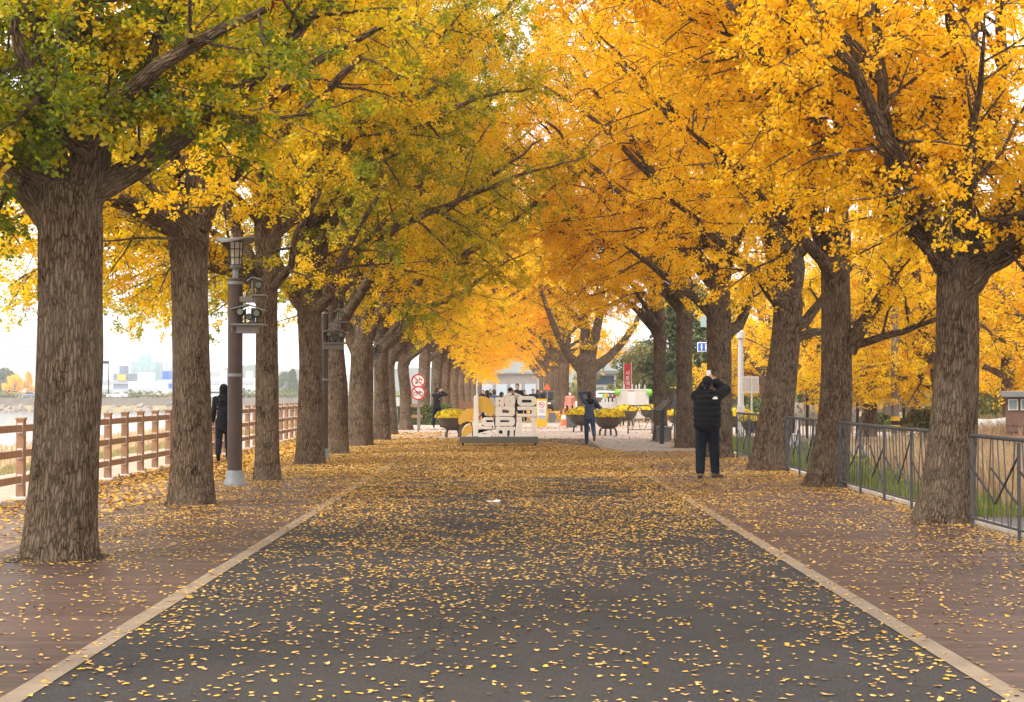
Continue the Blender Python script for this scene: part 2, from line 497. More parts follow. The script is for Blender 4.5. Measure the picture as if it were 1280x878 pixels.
M['cloth_black'] = simple('black_nylon', (0.0075, 0.0075, 0.009), 0.85, 0, 0.3, 12, 0.15, 0.12)
M['cloth_dark'] = simple('black_wool', (0.013, 0.013, 0.015), 0.9, 0, 0.3, 12, 0.15, 0.1)
M['cloth_navy'] = simple('navy_trousers', (0.010, 0.013, 0.022), 0.9, 0, 0.3, 12, 0.15, 0.1)
M['cloth_blue'] = simple('slate_blue_jacket', (0.045, 0.065, 0.105), 0.8, 0, 0.25, 12)
M['cloth_jeans'] = simple('dark_blue_denim', (0.025, 0.045, 0.10), 0.85, 0, 0.3, 14)
M['cloth_pink'] = simple('salmon_pink_coat', (0.50, 0.19, 0.14), 0.85, 0, 0.12, 12)
M['cloth_white'] = simple('white_knit', (0.72, 0.68, 0.64), 0.85, 0, 0.08, 12)
M['cloth_red'] = simple('dark_red_cloth', (0.35, 0.02, 0.03), 0.85, 0, 0.12, 12)
M['boots'] = simple('brown_suede_boots', (0.085, 0.062, 0.045), 0.85, 0, 0.25, 15)

# ------------------------------------------------------------------ people (built first, while the scene is light)
def remesh(mb, name, mat, parent, voxel=0.012, smooth=3):
    me = bpy.data.meshes.new(name)
    me.from_pydata(mb.v, [], mb.f)
    t = bpy.data.objects.new('temporary', me)
    col.objects.link(t)
    m = t.modifiers.new('r', 'REMESH'); m.mode = 'VOXEL'; m.voxel_size = voxel; m.use_smooth_shade = True
    if smooth:
        m = t.modifiers.new('s', 'SMOOTH'); m.iterations = smooth; m.factor = 0.5
    dg = bpy.context.evaluated_depsgraph_get()
    e = bpy.data.meshes.new_from_object(t.evaluated_get(dg))
    bpy.data.objects.remove(t); bpy.data.meshes.remove(me)
    e.name = name
    e.materials.clear()
    e.polygons.foreach_set('use_smooth', [True] * len(e.polygons))
    return link_mesh(name, e, mat, parent)

def ik(a, c, l1, l2, hint):
    a, c, hint = Vector(a), Vector(c), Vector(hint)
    d = c - a
    L = min(d.length, (l1 + l2) * 0.999)
    d.normalize()
    c = a + d * L
    x = (l1*l1 - l2*l2 + L*L) / (2*L)
    h = math.sqrt(max(l1*l1 - x*x, 0))
    u = hint - d * hint.dot(d)
    u.normalize()
    return a + d * x + u * h, c

def person(loc, rz, H, label, legs, arms, top, bottom, shoes, coat='jacket', head='hair', headpitch=0.0, headyaw=0.0,
           vox=0.012, puffer=False, hood=None, group=None, mask=False, coat_len=None, bag=None, face=False, lean=0.0, bulk=1.0):
    """local frame faces +Y; legs/arms: {-1: ..., 1: ...} by side (+1 is the right hand side)"""
    s = H / 1.75
    root = empty('person', loc, rz, label, 'person', group)
    V = lambda x, y, z: Vector((x * s, y * s, z * s))
    ly = lambda z: math.tan(lean) * max(z - 0.92, 0)
    body = MB(); coatm = MB(); tro = MB(); sho = {}
    pelvis = V(0, 0, 0.95); chest = V(0, ly(1.3), 1.30); neck = V(0, ly(1.48), 1.485)
    hd = V(0, ly(1.6) + 0.01, 1.635)
    hm = Matrix.Translation(V(0, ly(1.53), 1.53)) @ Matrix.Rotation(headyaw, 4, 'Z') @ Matrix.Rotation(headpitch, 4, 'X') @ Matrix.Translation(-V(0, ly(1.53), 1.53))
    hr = (Matrix.Rotation(headyaw, 3, 'Z') @ Matrix.Rotation(headpitch, 3, 'X'))
    hp = lambda x, y, z: hm @ (hd + V(x, y, z))
    # head
    body.ell(hp(0, 0, 0.015), (0.077*s, 0.095*s, 0.105*s), hr)
    body.ell(hp(0, 0.028, -0.055), (0.056*s, 0.065*s, 0.065*s), hr)
    body.ell(hp(0, 0.100, -0.022), (0.012*s, 0.018*s, 0.024*s), hr, 8)
    body.ell(hp(0, 0.090, -0.068), (0.024*s, 0.012*s, 0.010*s), hr, 8)
    for e in (-1, 1):
        body.ell(hp(e*0.078, 0, -0.01), (0.012*s, 0.022*s, 0.033*s), hr, 8)
    body.capsule(V(0, ly(1.42) - 0.01, 1.40), hp(0, -0.005, -0.06), 0.058*s, 0.052*s)
    # trunk
    body.ell(pelvis, (0.155*s, 0.105*s, 0.13*s)); body.ell(V(0, ly(1.12), 1.12), (0.135*s, 0.095*s, 0.17*s)); body.ell(chest, (0.165*s, 0.11*s, 0.19*s))
    body.capsule(V(-0.15, ly(1.43), 1.43), V(0.15, ly(1.43), 1.43), 0.055*s, 0.055*s)
    cl = coat_len if coat_len is not None else 0.86
    if puffer:
        z = cl + 0.05
        while z < 1.42:
            w = 0.232 + 0.018 * math.sin((z - cl) / (1.42 - cl) * math.pi)
            coatm.ell(V(0, ly(z), z), (w*s, 0.180*s, 0.072*s))
            z += 0.098
        for z in (cl + .06, 1.0, 1.1, 1.2, 1.3):
            coatm.ell(V(0, ly(z), z), (0.240*s, 0.186*s, 0.15*s))
    else:
        n = 8
        for i in range(n):
            z = cl + 0.06 + (1.38 - cl - 0.06) * i / (n - 1)
            w = 0.18 - 0.022 * math.sin((z - 0.9) / 0.5 * math.pi) if z > 0.9 else 0.185
            coatm.ell(V(0, ly(z), z), (w*s, 0.130*s, 0.095*s))
    coatm.capsule(V(-0.155, ly(1.42), 1.415), V(0.155, ly(1.42), 1.415), 0.085*s, 0.085*s)
    coatm.ell(V(0, ly(1.47), 1.475), (0.088*s, 0.085*s, 0.05*s))
    if hood:
        coatm.ell(V(0, ly(1.47) - 0.075, 1.49), (0.125*s, 0.075*s, 0.06*s))
        coatm.ell(V(0, ly(1.4) - 0.12, 1.40), (0.09*s, 0.05*s, 0.07*s))
    k_up, k_lo = (0.088, 0.072) if puffer else (0.062, 0.050)
    for sd in (-1, 1):
        # arm
        sh = V(sd*0.185, ly(1.42), 1.425)
        w, hint, grip = arms[sd]
        el, wr = ik(sh, V(*w), 0.29*s, 0.25*s, hint)
        body.capsule(sh, el, 0.048*s, 0.040*s); body.capsule(el, wr, 0.038*s, 0.027*s)
        coatm.capsule(sh, el, (k_up + 0.012)*s, k_up*s)
        coatm.capsule(el, el + (wr - el)*0.93, k_up*s, k_lo*s)
        if puffer:
            for t in (0.3, 0.62, 0.95):
                coatm.ell(sh.lerp(el, t), ((k_up+0.014)*s,)*3); coatm.ell(el.lerp(wr, t*0.9), ((k_lo+0.012)*s,)*3)
        # hand: palm and five fingers
        fd = (wr - el).normalized()
        if grip: fd = (fd + Vector(grip)).normalized()
        side = fd.cross(Vector((0, 1, 0.15)))
        side = side.normalized() if side.length > 0.1 else Vector((1, 0, 0))
        nrm = side.cross(fd).normalized()
        pc = wr + fd*0.05*s
        rm = Matrix((side, nrm, fd)).transposed()
        body.ell(pc, (0.040*s, 0.018*s, 0.055*s), rm, 10)
        for j, L in enumerate((0.060, 0.074, 0.080, 0.072)):
            b0 = pc + fd*0.042*s + side*(0.030 - 0.020*j)*s
            m1 = b0 + (fd*0.9 + nrm*0.25).normalized()*L*0.55*s
            e1 = m1 + (fd*0.5 + nrm*0.85).normalized()*L*0.45*s
            body.capsule(b0, m1, 0.0092*s, 0.0085*s, 8); body.capsule(m1, e1, 0.0085*s, 0.0072*s, 8)
        t0 = pc - fd*0.02*s + side*0.034*s*(-sd)
        t1 = t0 + (fd*0.6 + side*0.7*(-sd) + nrm*0.3).normalized()*0.035*s
        body.capsule(t0, t1, 0.012*s, 0.010*s, 8); body.capsule(t1, t1 + (fd*0.9 + nrm*0.4).normalized()*0.028*s, 0.010*s, 0.008*s, 8)
        # leg
        an, fdir, fpitch = legs[sd]
        hip = V(sd*0.088, 0, 0.93)
        kn, an = ik(hip, V(*an), 0.43*s, 0.425*s, (sd*0.12, 1, 0))
        body.capsule(hip, kn, 0.078*s, 0.052*s); body.capsule(kn, an, 0.050*s, 0.036*s)
        tro.capsule(hip, kn, 0.102*s*bulk, 0.078*s*bulk); tro.capsule(kn, an + (kn-an)*0.10, 0.078*s*bulk, 0.066*s*bulk)
        tro.ell(kn - (kn-an)*0.75, (0.069*s, 0.072*s, 0.03*s)); tro.ell(kn - (kn-an)*0.55, (0.071*s, 0.074*s, 0.025*s))
        rm = Matrix.Rotation(-fdir, 3, 'Z') @ Matrix.Rotation(fpitch, 3, 'X')
        f = lambda y, z: an + rm @ V(0, y, z)
        body.capsule(f(-0.02, -0.035), f(0.12, -0.05), 0.034*s, 0.026*s)
        sm = MB()
        sm.capsule(f(-0.035, -0.032), f(0.07, -0.04), 0.047*s, 0.044*s); sm.capsule(f(0.05, -0.045), f(0.15, -0.052), 0.044*s, 0.036*s)
        sm.capsule(f(-0.01, -0.02), f(-0.01, 0.07), 0.052*s, 0.054*s)
        sho[sd] = sm
    tro.ell(V(0, 0, 0.95), (0.172*s, 0.122*s, 0.12*s))
    remesh(body, 'body', M['skin'], root, min(vox, 0.009), 1)
    remesh(tro, 'trousers', M[bottom], root, vox, 2)
    remesh(coatm, coat, M[top], root, vox, 4 if puffer else 2)
    for sd in (-1, 1):
        remesh(sho[sd], 'shoe', M[shoes], root, vox, 2)
    hm_ = MB()
    if head == 'cap':
        hm_.ell(hp(0, -0.006, 0.045), (0.094*s, 0.110*s, 0.098*s), hr)
        hm_.ell(hp(0, 0.11, 0.045), (0.070*s, 0.07*s, 0.012*s), hr)
        remesh(hm_, 'cap', M['cloth_dark'], root, vox, 1)
        h2 = MB(); h2.ell(hp(0, -0.022, -0.005), (0.086*s, 0.092*s, 0.075*s), hr)
        remesh(h2, 'hair', M['hair'], root, vox, 1)
    elif head == 'hood':
        hm_.ell(hp(0, -0.015, 0.02), (0.105*s, 0.115*s, 0.125*s), hr)
        hm_.capsule(V(0, -0.04, 1.46), hp(0, -0.02, -0.02), 0.10*s, 0.10*s)
        remesh(hm_, 'hood', M[top], root, vox, 1)
    else:
        hm_.ell(hp(0, -0.014, 0.035), (0.090*s, 0.103*s, 0.097*s), hr)
        hm_.ell(hp(0, -0.045, -0.02), (0.086*s, 0.072*s, 0.10*s), hr)
        if head == 'long':
            hm_.capsule(hp(0, -0.07, -0.02), V(0, ly(1.36) - 0.13, 1.36), 0.082*s, 0.06*s)
        remesh(hm_, 'hair', M['hair'], root, vox, 1)
    if face:
        for e in (-1, 1):
            MB().ell(hp(e*0.030, 0.088, 0.005), (0.013*s, 0.008*s, 0.007*s), hr, 8).build('eye', M['hair'], root, True)
    if mask:
        MB().ell(hp(0, 0.062, -0.055), (0.058*s, 0.050*s, 0.050*s), hr).build('face_mask', M['white'], root, True)
    return root

STAND = {-1: ((-0.10, 0.0, 0.085), -0.15, 0), 1: ((0.10, 0.0, 0.085), 0.25, 0)}
HANG = {-1: ((-0.25, 0.05, 0.90), (0, -1, 0), None), 1: ((0.25, 0.05, 0.90), (0, -1, 0), None)}
def photo_arms(spread=0.3, z=1.62, dx=0.0, y=0.24):
    return {-1: ((-0.07 + dx, y, z - 0.05), (-1, 0.1, -spread), (0.1, 0.1, 0.6)), 1: ((0.07 + dx, y, z - 0.05), (1, 0.1, -spread), (-0.1, 0.1, 0.6))}

def hold_phone(root, x, y, z, mat='post_light', label='pale smartphone held up by the man in the black padded jacket'):
    mb = MB(); mb.box((0, 0, 0), (0.078, 0.009, 0.155))
    ph = mb.build('smartphone', M['black'], None, bevel=0.004)
    c = MB(); c.box((0, -0.0065, 0), (0.072, 0.003, 0.148)); c.build('phone_screen', M[mat], ph)
    lp = Matrix.Rotation(root.rotation_euler.z, 4, 'Z') @ Vector((x, y, z)) + Vector(root.location)
    ph.location = lp
    ph.rotation_euler = (R(-15), 0, root.rotation_euler.z)
    return tag(ph, label, 'phone')

# man photographing the crown, back to us
yl = 1.6 * F / (598 - 489)
man = person((P(884, 0, yl)[0], yl, 0.0), R(-6), 1.86, 'man seen from behind in black padded jacket and cap, raising a phone',
    {-1: ((-0.125, -0.02, 0.085), -0.1, 0), 1: ((0.135, 0.06, 0.085), 0.85, 0)},
    {-1: ((-0.04, 0.24, 1.62), (-0.5, 0.8, -0.8), (0.2, 0.0, 0.8)), 1: ((0.125, 0.15, 1.665), (0.8, 0.45, -0.45), (-0.25, 0.0, 0.9))},
    'cloth_black', 'cloth_navy', 'boots', 'jacket', 'cap', headpitch=R(22), puffer=True, hood=True, vox=0.010, bulk=1.18)
s_ = 1.86 / 1.75
lg = curve_shape('emblem', [smooth_poly([(-0.045, -0.018), (0.0, -0.022), (0.045, -0.018), (0.048, 0.005), (0.02, 0.028), (-0.02, 0.02), (-0.048, -0.002)], 4)], 0.006, M['white'], man, 0.0, (0.13 * s_, -0.190 * s_, 1.385 * s_))
lg.rotation_euler = (R(-8), 0, R(18))
hold_phone(man, 0.03 * s_, 0.27 * s_, 1.80 * s_)

yl = 1.6 * F / (555.5 - 489)
wm = person((P(736.5, 0, yl)[0], yl, 0), R(4), 1.60, 'woman walking away in a slate blue jacket with black hood, arm raised to her head',
    {-1: ((-0.07, 0.10, 0.085), -0.05, 0), 1: ((0.11, -0.42, 0.30), 0.05, R(-75))},
    {-1: ((-0.06, 0.16, 1.70), (-1.0, -0.1, 0.25), (0.3, 0, 0.3)), 1: ((0.16, 0.24, 1.28), (0.8, -0.6, -0.3), None)},
    'cloth_blue', 'cloth_jeans', 'boots', 'jacket', 'hair', vox=0.013, coat_len=0.80)
hd = MB(); hd.ell((0.03, -0.12, 1.29), (0.10, 0.055, 0.09)); hd.ell((0.0, -0.10, 1.34), (0.115, 0.06, 0.05))
remesh(hd, 'hood', M['cloth_dark'], wm, 0.013, 1)

yl = 36.5
wk = person((P(280, 0, yl)[0], yl, 0), R(2), 1.74, 'walker in a long black hooded coat behind the first lamp pole',
    {-1: ((-0.09, -0.20, 0.17), -0.05, R(-45)), 1: ((0.09, 0.16, 0.085), 0.05, 0)},
    {-1: ((-0.27, 0.16, 0.92), (0, -1, 0), None), 1: ((0.27, -0.12, 0.92), (0, -1, 0.1), None)},
    'cloth_black', 'cloth_navy', 'cloth_black', 'coat', 'hood', coat_len=0.70, vox=0.013, hood=True)

yl = 66.0
person((P(546, 0, yl)[0], yl, 0), R(-40), 1.74, 'man in black beside the hedge, raising a camera to his face',
    {-1: ((-0.11, -0.12, 0.085), -0.1, 0), 1: ((0.11, 0.18, 0.085), 0.1, 0)}, photo_arms(0.5, 1.62),
    'cloth_dark', 'cloth_navy', 'cloth_white', 'jacket', 'hair', vox=0.016)
yl = 78.0
person((P(712.5, 0, yl)[0], yl, 0), R(176), 1.60, 'woman in a salmon pink coat and white face mask beside the traffic cone',
    STAND, {-1: ((-0.25, 0.07, 0.93), (0, -1, 0), None), 1: ((0.25, 0.07, 0.93), (0, -1, 0), None)},
    'cloth_pink', 'cloth_dark', 'cloth_dark', 'coat', 'long', mask=True, face=True, vox=0.016, coat_len=0.72)
GP = 'visitors gathered behind the letter sculpture'
yl = 54.0
person((P(638, 0, yl)[0], yl, 0), R(200), 1.70, 'photographer in a black cap and white sweater behind the letters',
    STAND, photo_arms(0.5, 1.60), 'cloth_white', 'cloth_jeans', 'cloth_dark', 'sweater', 'cap', group=GP, face=True, vox=0.016)
yl = 52.0
person((P(609, 0, yl)[0], yl, 0), R(10), 1.62, 'visitor with long black hair and white top behind the orange leaf panel',
    STAND, HANG, 'cloth_white', 'cloth_dark', 'cloth_dark', 'sweater', 'long', group=GP, vox=0.016)
yl = 70.0
person((P(646.5, 0, yl)[0], yl, 0), R(170), 1.92, 'tall person all in black, standing highest behind the letters',
    STAND, HANG, 'cloth_black', 'cloth_navy', 'cloth_dark', 'coat', 'hair', group=GP, coat_len=0.7, face=True, vox=0.018)
yl = 66.0
person((P(617.5, 0, yl)[0], yl, 0), R(30), 1.66, 'person in slate blue jacket between the orange leaf and the letters',
    STAND, HANG, 'cloth_blue', 'cloth_jeans', 'cloth_dark', 'jacket', 'hair', group=GP, vox=0.018)
yl = 60.0
person((P(627, 0, yl)[0], yl, 0), R(-60), 1.56, 'person in dark red top half hidden behind the letters',
    STAND, HANG, 'cloth_red', 'cloth_dark', 'cloth_dark', 'sweater', 'hair', group=GP, vox=0.018)
for px, yl, h, mt, lb in ((655, 84, 1.66, 'cloth_dark', 'small distant figure in dark coat right of the tall person'),
                          (666.5, 82, 1.70, 'cloth_black', 'distant figure in black above the oval letter'),
                          (672, 112, 1.70, 'cloth_blue', 'far walker in blue beyond the yellow notice board'),
                          (677, 120, 1.68, 'cloth_dark', 'farthest dark walker beside the parked dark car'),
                          (604, 100, 1.66, 'cloth_dark', 'far walker in dark coat left of the long haired visitor'),
                          (613, 108, 1.72, 'cloth_black', 'far walker in black behind the blue jacketed person')):
    person((P(px, 0, yl)[0], yl, 0), rnd.uniform(0, 6), h, lb, STAND, HANG, mt, 'cloth_navy', 'cloth_dark', 'coat', 'hair', group=GP, vox=0.022, coat_len=0.75)
yl = 92.0
person((P(816, 0, yl)[0], yl, 0), R(185), 1.72, 'man in a blue jacket standing beside the white cabin',
    STAND, HANG, 'cloth_jeans', 'cloth_dark', 'cloth_dark', 'jacket', 'hair', vox=0.02, face=True)

# ------------------------------------------------------------------ letter sculpture
SY = 47.0
K = SY / F / 10.21
def zx(x): return (568 + x / 10.21 - 636) / F * SY
def zz(y): return (722 - y) * K + 0.26
sculpt = empty('letter_sculpture', (zx(571), SY, 0), 0, 'cream and ochre letter sculpture on a dark olive base', 'sculpture')
OX = zx(571)
def q(pts): return [(zx(x) - OX, zz(y)) for x, y in pts]
def rr(x0, y0, x1, y1, r=12, rs=None):
    rr_ = tuple(v * K for v in rs) if rs else None
    return rrect(zx(x0) - OX, zz(y1), zx(x1) - OX, zz(y0), r * K, 5, rr_)
def letter(splines, mat='cream', dy=0.0, name='letter', depth=0.16):
    return curve_shape(name, splines, depth, M[mat], sculpt, 0.008, (0, dy, 0))
letter([rr(247, 195, 308, 720, 28)])
letter([smooth_poly(q([(314, 222), (360, 208), (430, 228), (485, 290), (516, 362), (498, 440), (466, 468), (428, 450), (392, 412), (345, 404), (314, 416)]), 4)], 'orange_panel', 0.02, 'leaf_panel', 0.10)
letter([smooth_poly(q([(48, 520), (62, 470), (100, 410), (165, 374), (240, 368), (242, 450), (206, 488), (214, 545), (172, 530), (116, 545), (68, 572)]), 4)], 'orange_panel', 0.02, 'leaf_panel', 0.10)
letter([smooth_poly(q([(100, 665), (140, 590), (196, 560), (222, 590), (226, 650), (196, 684), (150, 706), (104, 716)]), 4)], 'orange_panel', 0.02, 'leaf_panel', 0.10)
letter([smooth_poly(q([(62, 640), (80, 575), (140, 530), (200, 530), (228, 560), (236, 700), (226, 716), (214, 580), (190, 552), (140, 575), (96, 640), (92, 716), (66, 716)]), 3)], 'base_olive', 0.09, 'leaf_outline', 0.05)
letter([q([(500, 478), (500, 512), (412, 512), (400, 524), (412, 538), (500, 538), (500, 586), (385, 586), (352, 566), (338, 530), (352, 494), (385, 476)])])
letter([q([(310, 592), (470, 592), (482, 604), (482, 622), (300, 624), (300, 640), (458, 640), (482, 662), (482, 696), (460, 720), (310, 720), (310, 688), (420, 686), (420, 672), (310, 672)])])
letter([rr(522, 222, 632, 338, 14), rr(566, 256, 583, 276, 4), rr(566, 310, 583, 330, 4)])
letter([rr(637, 208, 776, 332, 52), rr(694, 250, 716, 288, 10)])
letter([rr(524, 341, 772, 462, 10, (10, 40, 40, 10)), rr(612, 376, 706, 420, 12)])
letter([rr(524, 470, 772, 587, 10, (10, 44, 44, 10)), rr(582, 512, 700, 538, 8)])
letter([q([(526, 596), (776, 596), (776, 638), (758, 640), (758, 720), (718, 720), (718, 642), (676, 642), (676, 720), (612, 720), (612, 642), (556, 642), (556, 720), (526, 720)])])
letter([rr(804, 205, 1046, 331, 52), rr(860, 252, 986, 288, 12)])
letter([q([(804, 338), (1046, 338), (1046, 468), (804, 468), (804, 430), (986, 430), (986, 384), (804, 384)])])
letter([q([(802, 472), (862, 472), (862, 720), (802, 720)])])
letter([q([(970, 476), (1040, 476), (1040, 720), (866, 720), (866, 692), (984, 692), (984, 524), (970, 524)])])
MB().span((zx(72) - OX, -0.35, zz(800)), (zx(1070) - OX, 0.35, zz(723))).build('base', M['base_olive'], sculpt, bevel=0.008)
for x in (110, 1032):
    for y in (-0.25, 0.25):
        MB().lathe([(0.05, 0), (0.05, 0.02), (0.025, 0.03), (0.025, zz(800))], (zx(x) - OX, y, 0), 12).build('foot', M['rail_dark'], sculpt, True)

# ------------------------------------------------------------------ round prohibition signs
def ring2d(r0, r1, n=40, cx=0, cz=0):
    return [[(cx + r * math.cos(2*math.pi*i/n), cz + r * math.sin(2*math.pi*i/n)) for i in range(n)] for r in (r0, r1)]
def band(a, b, w):
    a, b = np.array(a), np.array(b)
    d = (b - a) / np.linalg.norm(b - a); p = np.array([-d[1], d[0]]) * w / 2
    return [tuple(a + p), tuple(a - p), tuple(b - p), tuple(b + p)]
sy = 62.5
sp = P(523, 0, sy)
sign = empty('prohibition_sign', (sp[0], sy, 0), 0, 'two red ringed no cycling discs on a thin grey pole', 'sign')
MB().tube((0, 0, 0), (0, 0, 2.28), 0.035, 0.035, 12).build('pole', M['steel_grey'], sign, True)
rr_ = 9.0 * sy / F
for k, py in enumerate((476.5, 491.5)):
    zc = CH + (489 - py) / F * sy
    d = MB().lathe([(rr_, -0.006), (rr_, 0.006)], (0, -0.055 - 0.02 * k, zc), 40, Matrix.Rotation(R(90), 3, 'X')).build('disc', M['white'], sign)
    yy = -0.068 - 0.02 * k
    curve_shape('red_ring', ring2d(rr_ * 0.99, rr_ * 0.80, 40), 0.006, M['red'], d, 0, (0, yy, zc))
    ico = MB()
    if k == 1:
        for x in (-0.11, 0.11):
            rg = [(x + 0.075*math.cos(a*math.pi/8), yy, zc - 0.03 + 0.075*math.sin(a*math.pi/8)) for a in range(17)]
            ico.pipe(rg, 0.010, 6)
        for a, b in (((-0.11, -0.03), (-0.05, 0.06)), ((-0.05, 0.06), (0.07, 0.06)), ((0.11, -0.03), (0.07, 0.09)), ((-0.05, 0.06), (0.0, -0.03)), ((0, -0.03), (0.07, 0.06)), ((0.03, 0.10), (0.09, 0.09))):
            ico.bar((a[0], yy, zc + a[1]), (b[0], yy, zc + b[1]), 0.018, 0.006)
    else:
        ico.box((-0.07, yy, zc - 0.07), (0.10, 0.006, 0.05)); ico.bar((-0.10, yy, zc - 0.05), (-0.06, yy, zc + 0.05), 0.03, 0.006)
        ico.box((0.08, yy, zc + 0.06), (0.13, 0.006, 0.03)); ico.box((0.05, yy, zc + 0.10), (0.04, 0.006, 0.04)); ico.box((0.12, yy, zc + 0.03), (0.02, 0.006, 0.05))
    ico.build('pictogram', M['black'], d)
    curve_shape('slash', [band((-rr_*0.6, rr_*0.6), (rr_*0.6, -rr_*0.6), 0.035)], 0.006, M['red'], d, 0, (0, yy - 0.008, zc))
ub = empty('utility_box', (P(497, 0, 62)[0], 62, 0), 0, 'small pale box on a thin post left of the round signs', 'utility box')
MB().tube((0, 0, 0), (0, 0, 1.35), 0.03, 0.03, 10).build('post', M['steel_grey'], ub, True)
MB().box((0, -0.03, 1.18), (0.17, 0.12, 0.34)).build('box', M['post_light'], ub, bevel=0.01)

# ------------------------------------------------------------------ yellow notice stand, cone, blocks
ny = 72.0
c = P(677, 0, ny)[0]
st = empty('notice_stand', (c, ny, 0), 0, 'yellow A-frame stand holding a white no smoking notice', 'notice')
wS, hS = 0.49, 1.24
fr = MB()
fr.box((0, -0.02, hS/2 + 0.01), (wS, 0.04, hS)); fr.bar((-wS*0.4, 0.35, 0.0), (-wS*0.4, 0.0, hS - 0.05), 0.04); fr.bar((wS*0.4, 0.35, 0.0), (wS*0.4, 0.0, hS - 0.05), 0.04)
fr.build('frame', M['yellow'], st, bevel=0.006)
pn = MB(); pn.box((0, -0.046, 0.75), (wS*0.78, 0.008, 0.82)); pn = pn.build('notice_panel', M['white'], st)
curve_shape('red_ring', ring2d(0.135, 0.112, 32), 0.004, M['red'], pn, 0, (0, -0.054, 0.98))
ic = MB(); ic.box((-0.02, -0.053, 0.98), (0.12, 0.004, 0.025)); ic.box((0.055, -0.053, 0.98), (0.02, 0.004, 0.025)); ic.box((0.05, -0.053, 1.01), (0.012, 0.004, 0.04)); ic.build('pictogram', M['black'], pn)
curve_shape('slash', [band((-0.09, 0.09), (0.09, -0.09), 0.022)], 0.004, M['red'], pn, 0, (0, -0.057, 0.98))
ln = MB()
for i in range(4): ln.box((0, -0.052, 0.78 - i*0.05), (0.28 - 0.04*(i % 2), 0.003, 0.014))
ln.build('text_line', M['steel_grey'], pn)
MB().box((0, -0.052, 0.43), (wS*0.72, 0.003, 0.14)).build('blue_band', M['tower_band'], pn)
def cone(px, yl, label):
    o = empty('traffic_cone', (P(px, 0, yl)[0], yl, 0), 0, label, 'traffic cone', 'traffic cones at the crossing')
    MB().box((0, 0, 0.02), (0.40, 0.40, 0.04)).build('base', M['orange'], o, bevel=0.01)
    MB().lathe([(0.155, 0.04), (0.10, 0.30)], (0, 0, 0), 24).build('lower_body', M['orange'], o, True)
    MB().lathe([(0.103, 0.295), (0.07, 0.50)], (0, 0, 0), 24).build('reflective_band', M['white'], o, True)
    MB().lathe([(0.069, 0.50), (0.03, 0.76), (0.02, 0.78)], (0, 0, 0), 24).build('tip', M['orange'], o, True)
cone(704.5, 74, 'orange and white traffic cone beside the pink coated woman')
cone(562, 70, 'orange traffic cone behind the left flower planter')
def block(x0, x1, y0, y1, yl, label):
    o = MB(); w = (x1 - x0) / F * yl; h = (y1 - y0) / F * yl
    o.box((0, 0, h/2), (w, w*0.9, h)); o.box((0, 0, h + 0.012), (w*0.94, w*0.84, 0.03))
    b = o.build('granite_block', M['stone_block'], None, bevel=0.012, loc=(P((x0+x1)/2, 0, yl)[0], yl, 0))
    tag(b, label, 'stone block', 'granite blocks at the crossing')
block(685.5, 694.4, 517, 528.5, 82, 'dark square granite block right of the yellow notice stand')
block(708, 721, 521.5, 534.5, 70.5, 'grey granite block in front of the pink coated woman')

# ------------------------------------------------------------------ planters with chrysanthemums
def blobs(rng, n, fn, size, jit=0.6):
    """n small quads at points fn(u) with random facing"""
    p, nr = fn(n)
    a = rng.normal(size=(n, 3)); a /= np.linalg.norm(a, axis=1)[:, None]
    nr = nr + a * jit; nr /= np.linalg.norm(nr, axis=1)[:, None]
    t = np.cross(nr, rng.normal(size=(n, 3))); t /= np.linalg.norm(t, axis=1)[:, None]
    b = np.cross(nr, t)
    s = size * rng.uniform(0.7, 1.3, n)[:, None]
    V = np.stack([p - t*s, p - b*s*0.9, p + t*s, p + b*s*0.9], axis=1).reshape(-1, 3)
    Fq = np.arange(n*4).reshape(-1, 4)
    return V, Fq
def planter():
    o = empty('flower_planter', (0, 0, 0))
    MB().lathe([(0.26, 0.30), (0.40, 0.36), (0.52, 0.50), (0.58, 0.68), (0.60, 0.70), (0.60, 0.74), (0.56, 0.74)], (0, 0, 0), 32).build('bowl', M['bowl'], o, True)
    MB().lathe([(0.30, 0.262), (0.30, 0.298)], (0, 0, 0), 28).build('stand_ring', M['bowl'], o, True)
    for k in range(4):
        a = R(45 + 90*k); cx, cy = math.cos(a), math.sin(a)
        mb = MB(); mb.bar((cx*0.30, cy*0.30, 0.28), (cx*0.36, cy*0.36, 0.16), 0.07); mb.bar((cx*0.36, cy*0.36, 0.17), (cx*0.37, cy*0.37, 0.0), 0.07)
        mb.build('leg', M['bowl'], o, bevel=0.006)
    rng = NP(5)
    def dome(n, k=1.0):
        ph = rng.uniform(0, 2*np.pi, n); c = rng.uniform(0.0, 1, n)
        d = np.stack([np.cos(ph)*np.sqrt(1-c*c), np.sin(ph)*np.sqrt(1-c*c), c], 1)
        bump = 1 + 0.08*np.sin(ph*7 + c*9) + 0.05*np.sin(ph*13)
        p = d * np.array([0.68, 0.68, 0.30]) * bump[:, None] * k + np.array([0, 0, 0.74])
        return p, d
    V, Fq = blobs(rng, 1500, lambda n: dome(n, 0.93), 0.045)
    me = np_mesh('foliage', V, [Fq], fattr={'tint': rng.uniform(0, 1, len(Fq))})
    link_mesh('foliage', me, M['petal_leaf'], o)
    V, Fq = blobs(rng, 2600, dome, 0.026)
    me = np_mesh('blossom', V, [Fq], fattr={'tint': rng.uniform(0, 1, len(Fq))})
    link_mesh('blossom', me, M['petal'], o)
    return o
pl0 = planter()
GPL = 'flower planters round the crossing'
